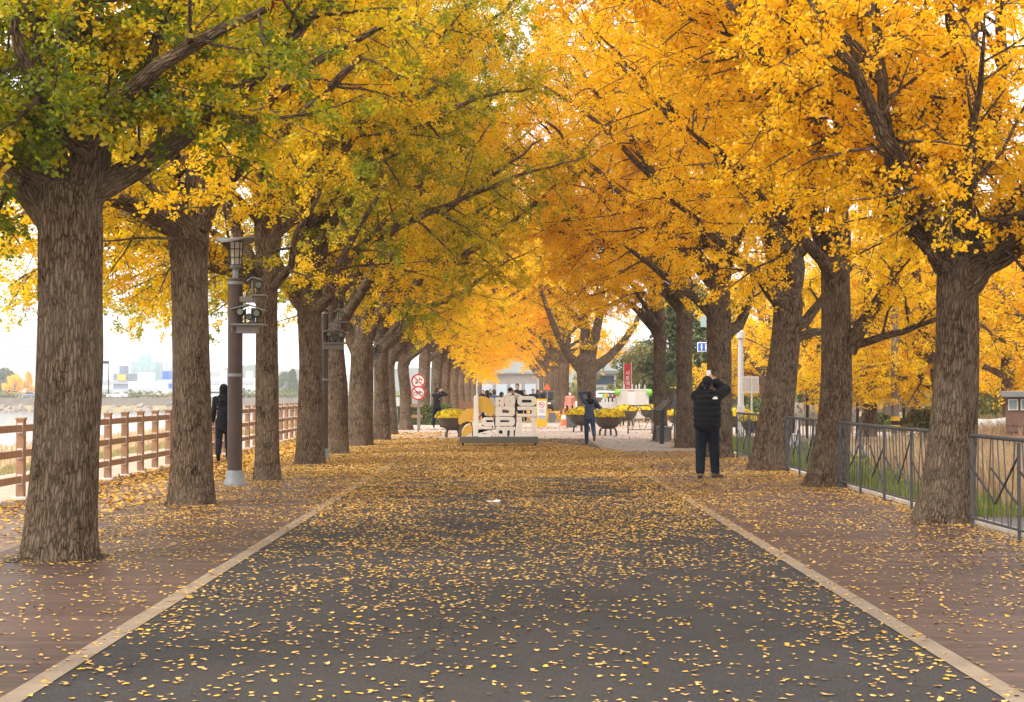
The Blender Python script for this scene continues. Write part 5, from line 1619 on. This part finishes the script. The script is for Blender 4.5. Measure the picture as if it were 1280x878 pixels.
hero(32.3, (962, 588), [(958, 597, 50), (963, 560, 46), (973, 500, 42), (982, 430, 37), (986, 388, 37), (986, 374, 36)],
     [[(975, 378, -.1, 20), (955, 352, -.3, 14), (920, 318, -.8, 11), (880, 285, -1.3, 8), (830, 240, -1.8, 4)],
      [(996, 408, 0, 15), (1015, 392, .1, 12), (1040, 360, .2, 8), (1070, 330, .4, 4)],
      [(996, 422, .1, 12), (1020, 415, .2, 10), (1050, 410, .4, 6), (1080, 400, .6, 3)],
      [(988, 378, 0, 26), (992, 300, .1, 19), (1000, 180, .1, 12), (1004, 80, .1, 5)]],
     'third ginkgo of the right row, thick leaning trunk', GR, 'leaf_orange', 'bark_dark',
     seed=13, auto=15, fork=3.6, height=14.5, reach=5.4, zmin=3.3, rise=.22, road=-1, tint=(.62, .14), seg=48)
hero(38.5, (899, 572), [(899, 580, 36), (899, 540, 33), (899, 470, 31), (899, 400, 31), (899, 380, 31)],
     [[(906, 420, 0, 18), (922, 405, .1, 14), (936, 380, .2, 10), (950, 330, .4, 5)],
      [(890, 392, -.1, 16), (868, 372, -.4, 11), (830, 345, -.9, 8), (780, 305, -1.5, 4)],
      [(900, 390, 0, 24), (900, 320, .1, 17), (905, 210, .1, 10), (905, 140, .1, 4)]],
     'fourth ginkgo of the right row, trunk directly behind the man', GR, 'leaf_orange', 'bark_dark',
     seed=14, auto=16, fork=3.6, height=15, reach=5.5, zmin=3.5, rise=.28, road=-1, tint=(.6, .14), seg=44)

hero(88, (733, 526), [(733, 530, 30), (733, 512, 26), (733, 490, 24), (733, 466, 25), (733, 452, 27)],
     [[(726, 462, 0, 14), (708, 440, -.3, 10), (690, 400, -.8, 7), (672, 350, -1.5, 3)],
      [(740, 462, 0, 15), (762, 445, .2, 11), (790, 412, .4, 7), (815, 360, .8, 3)],
      [(733, 456, 0, 16), (730, 400, .2, 11), (722, 330, .4, 6), (718, 270, .4, 3)],
      [(736, 456, 0, 15), (748, 400, -.3, 10), (756, 340, -.5, 6), (760, 280, -.8, 3)]],
     'large pale gold ginkgo with spreading limbs behind the woman in blue', GR, 'leaf_gold', 'bark',
     seed=15, auto=12, fork=4.2, height=14, reach=6.0, zmin=4.0, rise=.3, road=-1, tint=(.85, .14), seg=28, spacing=.26, k=5, size=.085, rad=.13, leader=False)
# --- mid distance variants, copied with their parts
MID = []
for sd in (21, 22, 23):
    r = NP(sd)
    tr = [(0, 0, -.12, .37), (.02, .02, .6, .32), (.05*r.normal(), .05*r.normal(), 1.8, .29), (.06*r.normal(), .06*r.normal(), 3.0, .28), (.08*r.normal(), 0, 3.5, .31)]
    t = make_tree(sd, tr, [], 22, 3.0, 18.5, 5.8, 2.9, road=1, spacing=.085, k=8, size=.056, rad=.10, tint=(.55, .15), seg=32, sec_step=.42)
    MID.append(t); LEAVES += t['n']
t = make_tree(24, [(0, 0, -.12, .36), (.02, .02, .6, .30), (.03, .0, 1.8, .27), (.05, 0, 3.2, .26), (.03, 0, 4.2, .28)], [], 20, 4.2, 18.5, 6.0, 4.2, road=1, rise=.30, spacing=.085, k=8, size=.056, rad=.10, tint=(.55, .15), seg=32, sec_step=.42)
MID.append(t); LEAVES += t['n']
FAR = []
for sd in (31, 32):
    r = NP(sd)
    tr = [(0, 0, -.12, .37), (0, 0, .7, .33), (.05*r.normal(), .05, 2.2, .30), (.05, 0, 3.3, .33)]
    t = make_tree(sd, tr, [], 20, 2.9, 19.0, 6.0, 2.6, road=1, spacing=.16, k=5, size=.125, rad=.15, tint=(.55, .16), seg=20, sec_step=.5, fine=False, loose=.9)
    FAR.append(t); LEAVES += t['n']
LOW = []
for sd in (51, 52):
    r = NP(sd)
    tr = [(0, 0, -.12, .36), (.02, .02, .6, .31), (.05*r.normal(), .05*r.normal(), 1.4, .28), (.06*r.normal(), 0, 2.1, .30)]
    t = make_tree(sd, tr, [], 16, 2.2, 10.0, 4.6, 1.65, outer=8, spacing=.11, k=7, size=.07, rad=.11, tint=(.55, .15), seg=28, sec_step=.42)
    LOW.append(t); LEAVES += t['n']
ordn = ['zeroth', 'first', 'second', 'third', 'fourth', 'fifth', 'sixth', 'seventh', 'eighth', 'ninth', 'tenth', 'eleventh', 'twelfth', 'thirteenth', 'fourteenth', 'fifteenth', 'sixteenth', 'seventeenth', 'eighteenth', 'nineteenth', 'twentieth']
def row(side, specs, group, start):
    for i, (px, y, kind, leaf, sc_, lb) in enumerate(specs):
        src = MID[3] if kind == 'h' else (MID if kind == 'm' else FAR)[(i*2 + (side > 0)) % (3 if kind == 'm' else 2)]
        place_tree(src, P(px, 0, y)[0], y, (0 if side < 0 else math.pi) + rnd.uniform(-.45, .45), 'bark' if side < 0 else 'bark_dark', leaf, lb, group, sc_)
row(-1, [(420, 41, 'm', 'leaf_olive', .92, 'fifth ginkgo of the left row, half hidden behind the knot-holed trunk'),
         (476, 52.5, 'm', 'leaf_olive', .9, 'seventh ginkgo of the left row, right of the broad trunk'),
         (488, 59, 'm', 'leaf_gold', .85, 'eighth ginkgo of the left row, beside the small utility box'),
         (507, 66, 'm', 'leaf_gold', .85, 'ninth ginkgo of the left row, just left of the round signs'),
         (530, 81, 'f', 'leaf_gold', 1.0, 'thick ginkgo directly behind the clipped hedge'),
         (546, 87, 'f', 'leaf_gold', 1.0, 'ginkgo behind the man in black with the camera'),
         (557, 95, 'f', 'leaf_gold', .95, 'ginkgo right of the man in black, beyond the crossing')], GL, 0)
farl = [(568, 108), (577, 123), (585, 141), (592, 162), (600, 195)]
row(-1, [(px, y, 'f', 'leaf_orange' if i % 2 else 'leaf_gold', .95, '%s ginkgo beyond the crossing in the left row, counted from the crossing' % ordn[i+4]) for i, (px, y) in enumerate(farl)], GL, 0)
row(1, [(857, 45, 'h', 'leaf_orange', .88, 'fifth ginkgo of the right row, slim trunk left of the man'),
        (826, 51.5, 'h', 'leaf_orange', .78, 'sixth ginkgo of the right row, slimmest trunk beside the info board'),
               (707, 106, 'f', 'leaf_orange', 1.0, 'ginkgo left of the pink coated woman, farther back')], GR, 0)
farr = [(698, 121), (690, 139), (684, 160), (677, 190)]
row(1, [(px, y, 'f', 'leaf_orange', .95, '%s ginkgo beyond the crossing in the right row, counted from the crossing' % ordn[i+4]) for i, (px, y) in enumerate(farr)], GR, 0)
place_tree(MID[3], -4.5, 8.0, .3, 'bark', 'leaf_olive', 'unseen ginkgo just outside the left edge, added to shade the near ground', GL, 1.05)  # out-of-view tree continuing the row, added for its shade on the foreground
GB = 'ginkgo trees in the field on the right'
for i, (px, y, sc_, lf, lb) in enumerate([(1086, 56, .95, 'leaf_gold', 'yellow ginkgo in front of the wide white banner'),
        (1178, 50, .9, 'leaf_gold', 'yellow field ginkgo hidden behind the nearest right trunk'),
        (1262, 54, .95, 'leaf_orange', 'golden field ginkgo behind the brown hut'),
        (1010, 74, 1.0, 'leaf_gold', 'golden field ginkgo behind the lettered white banner'),
        (958, 84, 1.05, 'leaf_gold', 'golden field ginkgo behind the square grey sign'),
        (1140, 70, 1.1, 'leaf_orange', 'golden field ginkgo right of the utility pole'),
        (1345, 47, 1.0, 'leaf_orange', 'golden field ginkgo beyond the right edge beside the hut'),
        (1222, 76, 1.15, 'leaf_gold', 'far golden field ginkgo left of the hut roof'),
        (1060, 96, 1.2, 'leaf_orange', 'farthest golden field ginkgo between the first and second trunks')]):
    src = LOW[i % 2]
    place_tree(src, P(px, 0, y)[0], y, rnd.uniform(0, 6.28), 'bark', lf, lb, GB, sc_, z=-.25)

# --- dark evergreens and other background trees
def clump_tree(seed, h, r, n, size, conic=True, zb=.1):
    rng = NP(seed)
    m = 60
    c = rng.uniform(0, 1, m)**(.8)
    rr = (1 - c*.92)*r if conic else r*np.sqrt(np.clip(1-(2*c-1)**2, .05, 1))
    a = rng.uniform(0, 6.28, m); q_ = rng.uniform(.3, 1, m)
    cen = np.stack([np.cos(a)*rr*q_, np.sin(a)*rr*q_, h*(zb + (1-zb)*c)], 1)
    cr = r*rng.uniform(.16, .32, m)
    idx = rng.integers(0, m, n)
    d = rng.normal(size=(n, 3)); d /= np.linalg.norm(d, axis=1)[:, None]
    p = cen[idx] + d*cr[idx, None]*rng.uniform(.5, 1.05, n)[:, None]
    V, Fq = blobs(rng, n, lambda k_: (p, d), size, .9)
    crown = np_mesh('crown', V, [Fq], fattr={'tint': np.clip(rng.uniform(0, 1, m)[idx]*.7 + rng.uniform(0, .3, n), 0, 1)})
    tb = Tubes(); tb.add(np.array([(0, 0, -.2), (0.03, 0, h*.4), (0, 0.02, h*.9)]), [.05*r+.06, .04*r+.04, .02], 10, rng)
    lm = []
    tl = Tubes()
    for i in range(14): tl.add(np.array([(0, 0, cen[i, 2]*.8), cen[i]*[.6, .6, 1], cen[i]]), [.05, .03, .015], 6, rng)
    lm.append(tl.mesh('limb'))
    return dict(trunk=tb.mesh('trunk'), limbs=lm, crown=crown, n=n)
EV = [clump_tree(41, 7.5, 2.4, 9000, .10), clump_tree(42, 5.0, 2.6, 8000, .10, False)]
BUSH = clump_tree(43, 2.0, 1.5, 5000, .06, False)
GE = 'dark evergreens beyond the right hand railing'
for i, (px, y, k_, sc_, lb) in enumerate([(838, 92, 0, 1.0, 'dark evergreen between the two slim right hand trunks'),
        (872, 100, 0, 1.1, 'dark evergreen left of the trunk behind the man'),
        (915, 104, 0, 1.15, 'tall dark evergreen behind the pale street pole'),
        (805, 130, 1, 1.1, 'olive green tree above the right corner of the white cabin'),
        (945, 112, 1, .9, 'rounded evergreen behind the square grey sign'),
        (1000, 118, 0, 1.0, 'dark evergreen far behind the lettered banner'),
        (1030, 92, 1, .6, 'low rounded evergreen behind the second right trunk'),
        (1120, 110, 0, 1.0, 'dark evergreen far behind the utility pole'),
        (1210, 105, 1, .9, 'dark rounded tree behind the nearest right trunk'),
        (1290, 100, 1, 1.0, 'dark rounded tree far behind the hut')]):
    place_tree(EV[k_], P(px, 0, y)[0], y, i*1.1, 'bark_dark', 'leaf_evergreen' if i != 3 else 'leaf_bush', lb, GE, sc_, 'tree', 'evergreen_tree', -.2)
for i, (px, y, sc_, lf, lb) in enumerate([(1045, 60, .5, 'leaf_bush', 'low brownish bush behind the second right trunk'), (1150, 52, .6, 'leaf_bush', 'olive bush right of the utility pole'),
        (1098, 63, .55, 'leaf_evergreen', 'dark bush below the wide white banner'), (1215, 60, .75, 'leaf_bush', 'russet bush behind the low lettered banner'),
        (905, 78, .6, 'leaf_bush', 'olive bush left of the pale street pole'), (955, 68, .7, 'leaf_evergreen', 'green bush right of the square grey sign'), (1178, 66, .6, 'leaf_evergreen', 'dark bush hidden behind the nearest right trunk'),
        (1245, 70, .8, 'leaf_bush', 'tall russet bush left of the hut')]):
    place_tree(BUSH, P(px, 0, y)[0], y, i*.9, 'bark_dark', lf, lb, 'bushes in the field on the right', sc_, 'bush', 'bush', -.25)
for i, (px, pyt, y, lf, k_, lb) in enumerate([(8, 462, 520, 'leaf_evergreen', 1, 'dark rounded tree below the pale towers'), (19, 470, 470, 'leaf_gold', 1, 'yellow tree on the far bank below the tall slab'), (36, 466, 470, 'leaf_gold', 0, 'taller yellow tree on the far bank left of the nearest trunk'),
        (366, 463, 450, 'leaf_evergreen', 0, 'pointed dark tree on the far bank between left trunks'), (357, 466, 520, 'leaf_evergreen', 1, 'rounded dark tree beside the pointed far tree')]):
    h = CH + (489-pyt)/F*y
    place_tree(EV[k_], P(px, 0, y)[0], y, i, 'bark', lf, lb, 'trees on the far river bank', (h + 1.5)/(7.5 if k_ == 0 else 5.2), 'tree', 'bank_tree', -1.55)
# far scrub: nobody could count it
rng = NP(77)
def scrub(n, xr, yr, hmax, size, name, label, mat, hfun=None):
    m = 420
    cx = rng.uniform(*xr, m); cyy = rng.uniform(*yr, m); ch = hmax*rng.uniform(.35, 1, m); cw = ch*rng.uniform(.8, 1.5, m)
    idx = rng.integers(0, m, n)
    d = rng.normal(size=(n, 3)); d[:, 2] = abs(d[:, 2]); d /= np.linalg.norm(d, axis=1)[:, None]
    p = np.stack([cx[idx], cyy[idx], gz(cx, cyy)[idx]], 1) + d*np.stack([cw, cw, ch], 1)[idx]*rng.uniform(.6, 1.05, n)[:, None]
    V, Fq = blobs(rng, n, lambda k_: (p, d), size, .8)
    tag(link_mesh(name, np_mesh(name, V, [Fq], fattr={'tint': np.clip(rng.uniform(0, 1, m)[idx]*.7 + rng.uniform(0, .3, n), 0, 1)}), M[mat]), label, 'scrub', kind='stuff')
scrub(70000, (-230, -20), (362, 430), 3.6, .35, 'riverside_scrub', 'hazy olive scrub along the far river road', 'leaf_bush')
scrub(30000, (10, 120), (150, 230), 6.0, .35, 'distant_woods', 'dark mixed woods far behind the field on the right', 'leaf_bush')

# ------------------------------------------------------------------ grasses
def blades(n, pos, h, w, mat, name, label, lean=.35, z=None, tint=None):
    x, y = pos
    z0 = gz(x, y) if z is None else z
    a = rng.uniform(0, 6.28, n); hh = h*rng.uniform(.55, 1.15, n)
    ln = np.stack([np.cos(a), np.sin(a)], 1)*(hh*lean*rng.uniform(.1, 1, n))[:, None]
    b = rng.uniform(0, 6.28, n); sx = np.cos(b)*w; sy_ = np.sin(b)*w
    p0 = np.stack([x-sx, y-sy_, z0], 1); p1 = np.stack([x+sx, y+sy_, z0], 1)
    m0 = np.stack([x+ln[:, 0]*.35-sx*.8, y+ln[:, 1]*.35-sy_*.8, z0+hh*.6], 1); m1 = np.stack([x+ln[:, 0]*.35+sx*.8, y+ln[:, 1]*.35+sy_*.8, z0+hh*.6], 1)
    tp = np.stack([x+ln[:, 0], y+ln[:, 1], z0+hh], 1)
    V = np.stack([p0, p1, m1, m0, tp], 1).reshape(-1, 3)
    i = np.arange(n)*5
    me = np_mesh(name, V, [np.stack([i, i+1, i+2, i+3], 1), np.stack([i+3, i+2, i+4], 1)], False, {'tint': np.concatenate([tint if tint is not None else rng.uniform(0, 1, n)]*2)})
    tag(link_mesh(name, me, M[mat]), label, 'grass', kind='stuff')
n = 60000
x = rng.uniform(6.6, 16, n); y = rng.uniform(19.5, 46, n)
kp = (x > 6.3 + .6*np.sin(y*.9) + np.clip((y-22)*.16, 0, 2.4)) & ~((x > 8.5) & (x < 12.5) & (y > 30)) & ~((y < 21) & (x < 8.7))
x, y = x[kp], y[kp]
blades(len(x), (x, y), .95, .006, 'reed', 'dry_reeds', 'tall dry tan reeds filling the field beyond the railing', .5)
n = 75000
x = rng.uniform(5.80, 9.0, n); y = rng.uniform(20.5, 52, n)
kp = rng.random(n) < np.exp(-(x-5.8)/1.5)
x, y = x[kp], y[kp]
blades(len(x), (x, y), .24, .005, 'grass', 'verge_grass', 'short green grass along the kerb beyond the railing', .6)
n = 24000
x = rng.uniform(-13, -9.6, n); y = rng.uniform(18, 80, n)
blades(n, (x, y), .18, .006, 'verge', 'riverbank_grass', 'green and tan grass on the slope below the timber fence', .6)
n = 22000
x = rng.uniform(-34, -14, n); y = rng.uniform(50, 200, n)
blades(n, (x, y), .55, .03, 'reed', 'riverside_reeds', 'dry reeds on the flat beside the river', .6)

# ------------------------------------------------------------------ fallen leaves
def fallen(n, xf, name, label, size, seed, tint=(.5, .25), tilt=.22, stems=True, lift=.006):
    r = NP(seed)
    x, y = xf(r, n)
    n = len(x)
    a = r.uniform(0, 6.28, n); s = size*r.uniform(.65, 1.2, n)
    tx = r.normal(size=n)*tilt; ty_ = r.normal(size=n)*tilt
    big = r.random(n) < .05
    tx[big] *= 3.5; ty_[big] *= 3.5
    ax = np.stack([np.cos(a), np.sin(a), tx], 1); ax /= np.linalg.norm(ax, axis=1)[:, None]
    sd = np.stack([-np.sin(a), np.cos(a), ty_], 1); sd /= np.linalg.norm(sd, axis=1)[:, None]
    up = np.cross(ax, sd)
    c = np.stack([x, y, np.full(n, lift)], 1)
    cu = r.uniform(-.05, .20, n)[:, None]*s[:, None]
    s1 = s[:, None]
    pts = [c - ax*s1*.45, c + ax*s1*.12 - sd*s1*.60 + up*cu, c + ax*s1*.42 - sd*s1*.32 + up*cu*.6, c + ax*s1*.36, c + ax*s1*.44 + sd*s1*.30 + up*cu*.7, c + ax*s1*.12 + sd*s1*.60 + up*cu*1.1]
    if stems: pts += [c - ax*s1*.45 + sd*s1*.02, c - ax*s1*1.15 + sd*s1*.18*r.normal(size=n)[:, None] + up*s1*.05]
    V = np.stack(pts, 1)
    V[:, :, 2] += np.maximum(0, lift - V[:, :, 2].min(1))[:, None]
    m = V.shape[1]; V = V.reshape(-1, 3)
    i = np.arange(n)*m
    fs = [np.stack([i, i+1, i+2, i+3], 1), np.stack([i, i+3, i+4, i+5], 1)]
    if stems: fs.append(np.stack([i, i+6, i+7], 1))
    tn = np.clip(tint[0] + r.normal(size=n)*tint[1], 0, 1)
    me = np_mesh(name, V, fs, False, {'tint': np.concatenate([tn]*len(fs))})
    tag(link_mesh(name, me, M['fallen']), label, 'fallen leaves', kind='stuff')
def vnoise(x, y, s, seed):
    r = NP(seed); t = 0
    for k_ in range(6):
        a = r.uniform(0, 6.28); f = s*r.uniform(.6, 1.9)
        t = t + np.sin((np.cos(a)*x + np.sin(a)*y)*f + r.uniform(0, 6.28))
    return t/6
BASES = [(-4.32, 15.3), (-4.5, 22.7), (-4.34, 28.8), (-4.36, 35.2), (-4.4, 41), (-4.4, 47), (5.33, 19.6), (5.33, 26.9), (5.27, 32.3), (5.06, 38.5), (4.97, 45)]
def bank(x, y):
    b = 0
    for bx_, by_ in BASES:
        dd = np.hypot(x - bx_, y - by_)
        b = b + .75*np.exp(-((dd - .42)/.17)**2)
    return b
def dens_near(r, n):
    x = r.uniform(-5.3, 5.6, n); y = 5 + 27*r.random(n)
    d = .11 + .72*np.clip((y-10)/17, 0, 1)**1.25
    d = d*np.clip(1 + 1.1*vnoise(x, y, 1.5, 1) + 1.0*vnoise(x, y, 5, 2) + .9*vnoise(x, y, 11, 12), .12, 3)
    d = d + bank(x, y)
    d = np.where(abs(x) > 2.7, d*.62, d)
    edge = np.exp(-((abs(x)-2.55)/.30)**2); d = d*(1 - .3*np.exp(-((abs(x)-2.6)/.11)**2)) + np.exp(-((abs(x)-2.30)/.22)**2)*.12*(1+vnoise(x, y, 2.5, 3)*2)
    d = d + .9*np.exp(-((x-5.45)/.22)**2)
    d = np.where((x < -4.2) & (y > 16), d*1.7, d)
    k_ = r.random(n) < d
    return x[k_], y[k_]
fallen(160000, dens_near, 'fallen_leaves', 'yellow ginkgo leaves scattered over asphalt and decking', .036, 101, (.52, .26), .08)
def dens_mid(r, n):
    x = r.uniform(-5.5, 5.6, n); y = 30 + 24*r.random(n)
    d = .50 + .38*np.clip((y-30)/12, 0, 1) + .45*vnoise(x, y, .7, 5) + .25*vnoise(x, y, 2.6, 6)
    d = d*(1 - .45*np.exp(-((abs(x)-2.62)/.11)**2))
    d = np.where(x < -2.8, d + .3, d)
    d = np.where((x > 2.9), d*.55, d)
    d = np.where((x > 1.2 + .25*(50-y)) & (y > 42) , d*.12, d)
    d = d + .8*np.exp(-((x-5.45)/.3)**2) + bank(x, y)
    k_ = r.random(n) < d
    return x[k_], y[k_]
fallen(230000, dens_mid, 'leaf_carpet', 'dense carpet of fallen ginkgo leaves toward the letter sculpture', .043, 102, (.44, .24), .10, False)
def dens_path(r, n):
    x = r.uniform(-7.3, -5.2, n); y = 12 + 62*r.random(n)**.8
    d = .35 + .5*np.clip((y-18)/14, 0, 1) + .4*vnoise(x, y, 1.3, 8)
    k_ = r.random(n) < d
    return x[k_], y[k_]
fallen(30000, dens_path, 'path_leaves', 'fallen yellow leaves on the pinkish river path', .064, 103, (.74, .22), .2, False)
def dens_plaza(r, n):
    x = r.uniform(-5.4, 9, n); y = 54 + 36*r.random(n)
    d = .06 + .25*np.clip(vnoise(x, y, .6, 9), 0, 1)*2 + .6*np.clip((y-80)/8, 0, 1) + .9*((x < -2.4) & (y < 62))
    k_ = r.random(n) < d
    return x[k_], y[k_]
fallen(26000, dens_plaza, 'plaza_leaves', 'loose fallen leaves on the pale crossing', .08, 104, (.6, .2), .2, False)
def dens_far(r, n):
    x = r.uniform(-6, 7.5, n); y = 90 + 110*r.random(n)
    return x, y
fallen(42000, dens_far, 'distant_leaves', 'orange gold leaf carpet beyond the crossing', .16, 105, (.75, .2), .2, False)
def dens_right(r, n):
    x = r.uniform(5.8, 12, n); y = 21 + 36*r.random(n)
    d = .25 + .6*np.exp(-((x-6.1)/.5)**2)
    k_ = r.random(n) < d
    return x[k_], y[k_]
fallen(14000, dens_right, 'verge_leaves', 'fallen leaves lying in the verge beyond the railing', .07, 106, (.7, .2), .3, False, .02)
lt = MB().box((0, 0, .012), (.16, .10, .012), (0, .08, .5)).box((.05, .03, .022), (.08, .07, .008), (.1, -.1, 1.0)).build('paper_scrap', M['white'], None, loc=(P(617, 0, 23)[0], 23, 0.004))
tag(lt, 'crumpled white paper scrap on the leafy asphalt', 'litter')

# ------------------------------------------------------------------ haze, light, sky
s = N('haze_air')
pv = s.n('VolumePrincipled', {'Color': (0.93, 0.95, 0.98, 1), 'Density': 0.0005, 'Anisotropy': 0.2})
s.t.links.new(pv.outputs[0], s.out.inputs[1])
hz_ = MB().span((-1300, -100, -7), (1300, 1600, 80)).build('haze', s.m)
tag(hz_, kind='stuff')

SUN_EL, SUN_AZ = 48, 235      # azimuth from +Y towards +X
wd = bpy.data.worlds.new('World'); sc.world = wd; wd.use_nodes = True
wt = wd.node_tree; wt.nodes.clear()
wo = wt.nodes.new('ShaderNodeOutputWorld'); bg = wt.nodes.new('ShaderNodeBackground')
sk = wt.nodes.new('ShaderNodeTexSky'); sk.sky_type = 'NISHITA'; sk.sun_disc = False
sk.sun_elevation = R(SUN_EL); sk.sun_rotation = R(SUN_AZ); sk.air_density = 1.5; sk.dust_density = 6.0; sk.ozone_density = 1.0
tc = wt.nodes.new('ShaderNodeTexCoord'); nz = wt.nodes.new('ShaderNodeTexNoise'); nz.inputs['Scale'].default_value = 2.2; nz.inputs['Detail'].default_value = 6
wt.links.new(tc.outputs['Generated'], nz.inputs['Vector'])
cr = wt.nodes.new('ShaderNodeValToRGB'); cr.color_ramp.elements[0].position = .3; cr.color_ramp.elements[1].position = .7
cr.color_ramp.elements[0].color = (9.0, 9.2, 9.6, 1); cr.color_ramp.elements[1].color = (12.5, 12.3, 12.0, 1)
wt.links.new(nz.outputs['Fac'], cr.inputs[0])
mx = wt.nodes.new('ShaderNodeMix'); mx.data_type = 'RGBA'; mx.inputs[0].default_value = .86
wt.links.new(sk.outputs[0], mx.inputs[6]); wt.links.new(cr.outputs[0], mx.inputs[7])
wt.links.new(mx.outputs[2], bg.inputs[0]); bg.inputs[1].default_value = .10
wt.links.new(bg.outputs[0], wo.inputs[0])
sl = bpy.data.lights.new('sun', 'SUN'); sl.energy = 1.5; sl.angle = R(14); sl.color = (1.0, .95, .87)
so = bpy.data.objects.new('sun', sl); col.objects.link(so)
dv = Vector((math.sin(R(SUN_AZ))*math.cos(R(SUN_EL)), math.cos(R(SUN_AZ))*math.cos(R(SUN_EL)), math.sin(R(SUN_EL))))
so.rotation_euler = dv.to_track_quat('Z', 'Y').to_euler()

sc.view_settings.view_transform = 'Standard'; sc.view_settings.look = 'None'
sc.view_settings.gamma = 1; sc.view_settings.use_curve_mapping = False
sc.view_settings.exposure = 1.36
cy_ = sc.cycles
cy_.max_bounces = 10; cy_.diffuse_bounces = 8; cy_.glossy_bounces = 2; cy_.transmission_bounces = 5; cy_.transparent_max_bounces = 6; cy_.volume_bounces = 0
cy_.use_denoising = True
cy_.use_adaptive_sampling = True; cy_.adaptive_threshold = 0.015
cy_.caustics_reflective = False; cy_.caustics_refractive = False
print('LEAVES', LEAVES)
